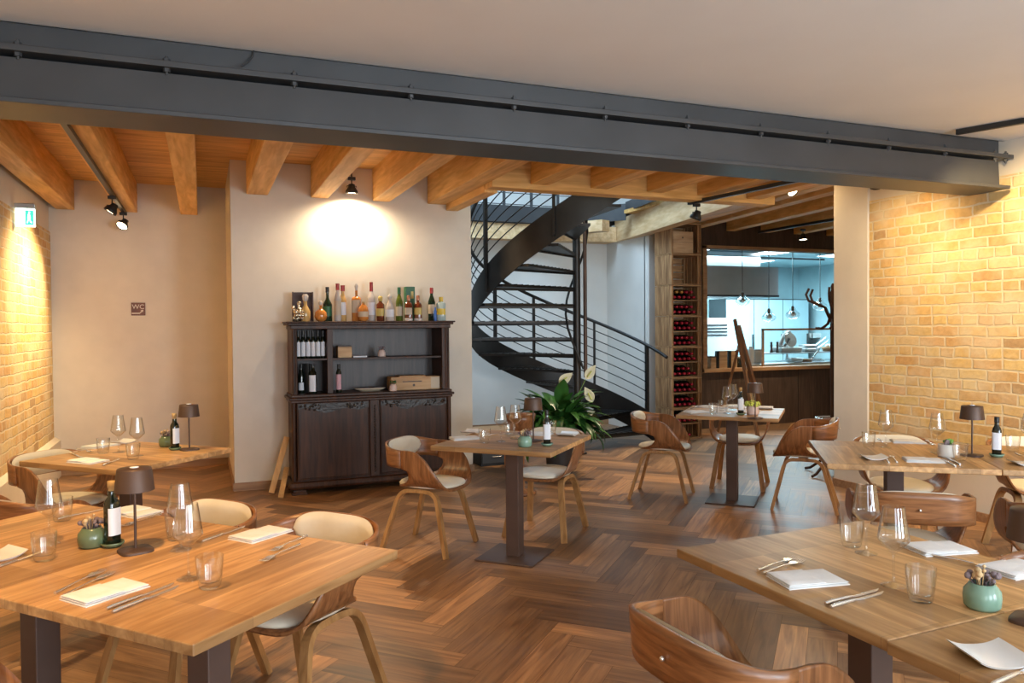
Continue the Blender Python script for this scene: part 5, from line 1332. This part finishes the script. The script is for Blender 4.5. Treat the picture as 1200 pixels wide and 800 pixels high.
# slicer
v = on(922, 10.0); t = thing('slicing_machine', 'white and steel meat slicer on the raised kitchen shelf', 'slicer', (v[0], 10.0, 1.0405))
MB().rbox(-.22, .2, -.14, .14, 0, .08, .02).build('body', M['porcelain'], t); MB().lathe([(.12, -.012), (.125, 0), (.12, .012)], 28, Matrix.Translation((.02, -.06, .20)) @ Matrix.Rotation(radians(75), 4, 'X')).build('blade', M['chrome'], t)
MB().rbox(-.12, .12, -.02, .1, .08, .12, .01).tube([(-.15, 0, .1), (-.05, 0, .28), (.06, 0, .33)], .035, 10).build('motor_arm', M['porcelain'], t); MB().tube([(-.10, -.06, .1), (-.02, -.08, .22)], .02, 8).build('grip', M['steel_dark'], t)
for i, px in enumerate((904, 911)):
    t = thing('pepper_mill', 'dark slim mill on the kitchen shelf, %s of two left of the slicer' % ('left' if i == 0 else 'right'), 'mill', (P9(px, 400, 9.9).x, 9.9, 1.0405)); MB().lathe([(.022, 0), (.026, .01), (.016, .07), (.022, .12), (.015, .14), (.02, .165), (.001, .18)], 14).build('mill', M['panel'], t)
def pan(l, v, r, h, mat='stainless', handle=True, tilt=0):
    t = thing('pan', l, 'pan', v); MB().lathe([(.001, 0), (r * .85, 0), (r, h), (r * .985, h), (r * .83, .005), (.001, .005)], 24, caps=False).build('pan', M[mat], t)
    if handle: MB().tube([(r * .95, 0, h * .8), (r * 1.5, -.02, h + .05), (r * 2.1, -.03, h + .12)], .009, 6).build('handle', M['chrome'], t)
zs = 1.0405
pan('shallow grey steel bowl on the kitchen shelf under the slicer', (P9(912, 410, 9.87).x, 9.50, .9005), .13, .07, handle=False)
pan('lower steel pan of the stack at the right of the kitchen shelf', (P9(947, 410, 10.0).x, 10.0, zs), .19, .05); pan('upper steel pan of the stack at the right of the kitchen shelf', (P9(947, 410, 10.0).x, 10.0, zs + .052), .17, .06); pan('small copper coloured pan left of the pan stack', (P9(943, 410, 9.55).x, 9.52, .9005), .10, .045, 'frame_wood')
t = thing('bread_basket', 'small orange-brown basket with a white cloth at the right end of the kitchen shelf', 'basket', (P9(970, 412, 9.9).x + .02, 9.9, zs)); MB().lathe([(.001, 0), (.09, 0), (.12, .07), (.115, .07), (.085, .008), (.001, .008)], 20, caps=False).build('basket', M['frame_wood'], t)
mb = MB(); rng = random.Random(5)
for i in range(10): mb.sphere((.06 * (rng.random() - .5), .06 * (rng.random() - .5), .06 + .03 * rng.random()), .035, 7)
mb.build('cloth', M['cloth'], t)
t = thing('utensil_rest', 'dark metal rack lying on the kitchen counter at the right', 'rack', (P9(957, 425, 9.52).x, 9.52, .9065)); mb = MB()
for i in range(6): mb.tube([(-.10 + .04 * i, -.05, .0), (-.10 + .04 * i, 0, .03), (-.10 + .04 * i, .05, .0)], .006, 6)
mb.tube([(-.1, 0, .03), (.1, 0, .03)], .006, 6).build('rack', M['steel_dark'], t)
t = thing('wall_socket', 'white double socket on the right kitchen wall area with a black switch', 'socket', (P9(958, 393, 12.55).x, 12.55, P9(958, 393, 12.55).z)); MB().rbox(-.12, .12, 0, .62, -.05, .05, .006).build('plate', M['porcelain'], t); MB().rbox(-.16, -.14, -.01, 0, -.08, .05, .003).build('switch', M['black'], t)
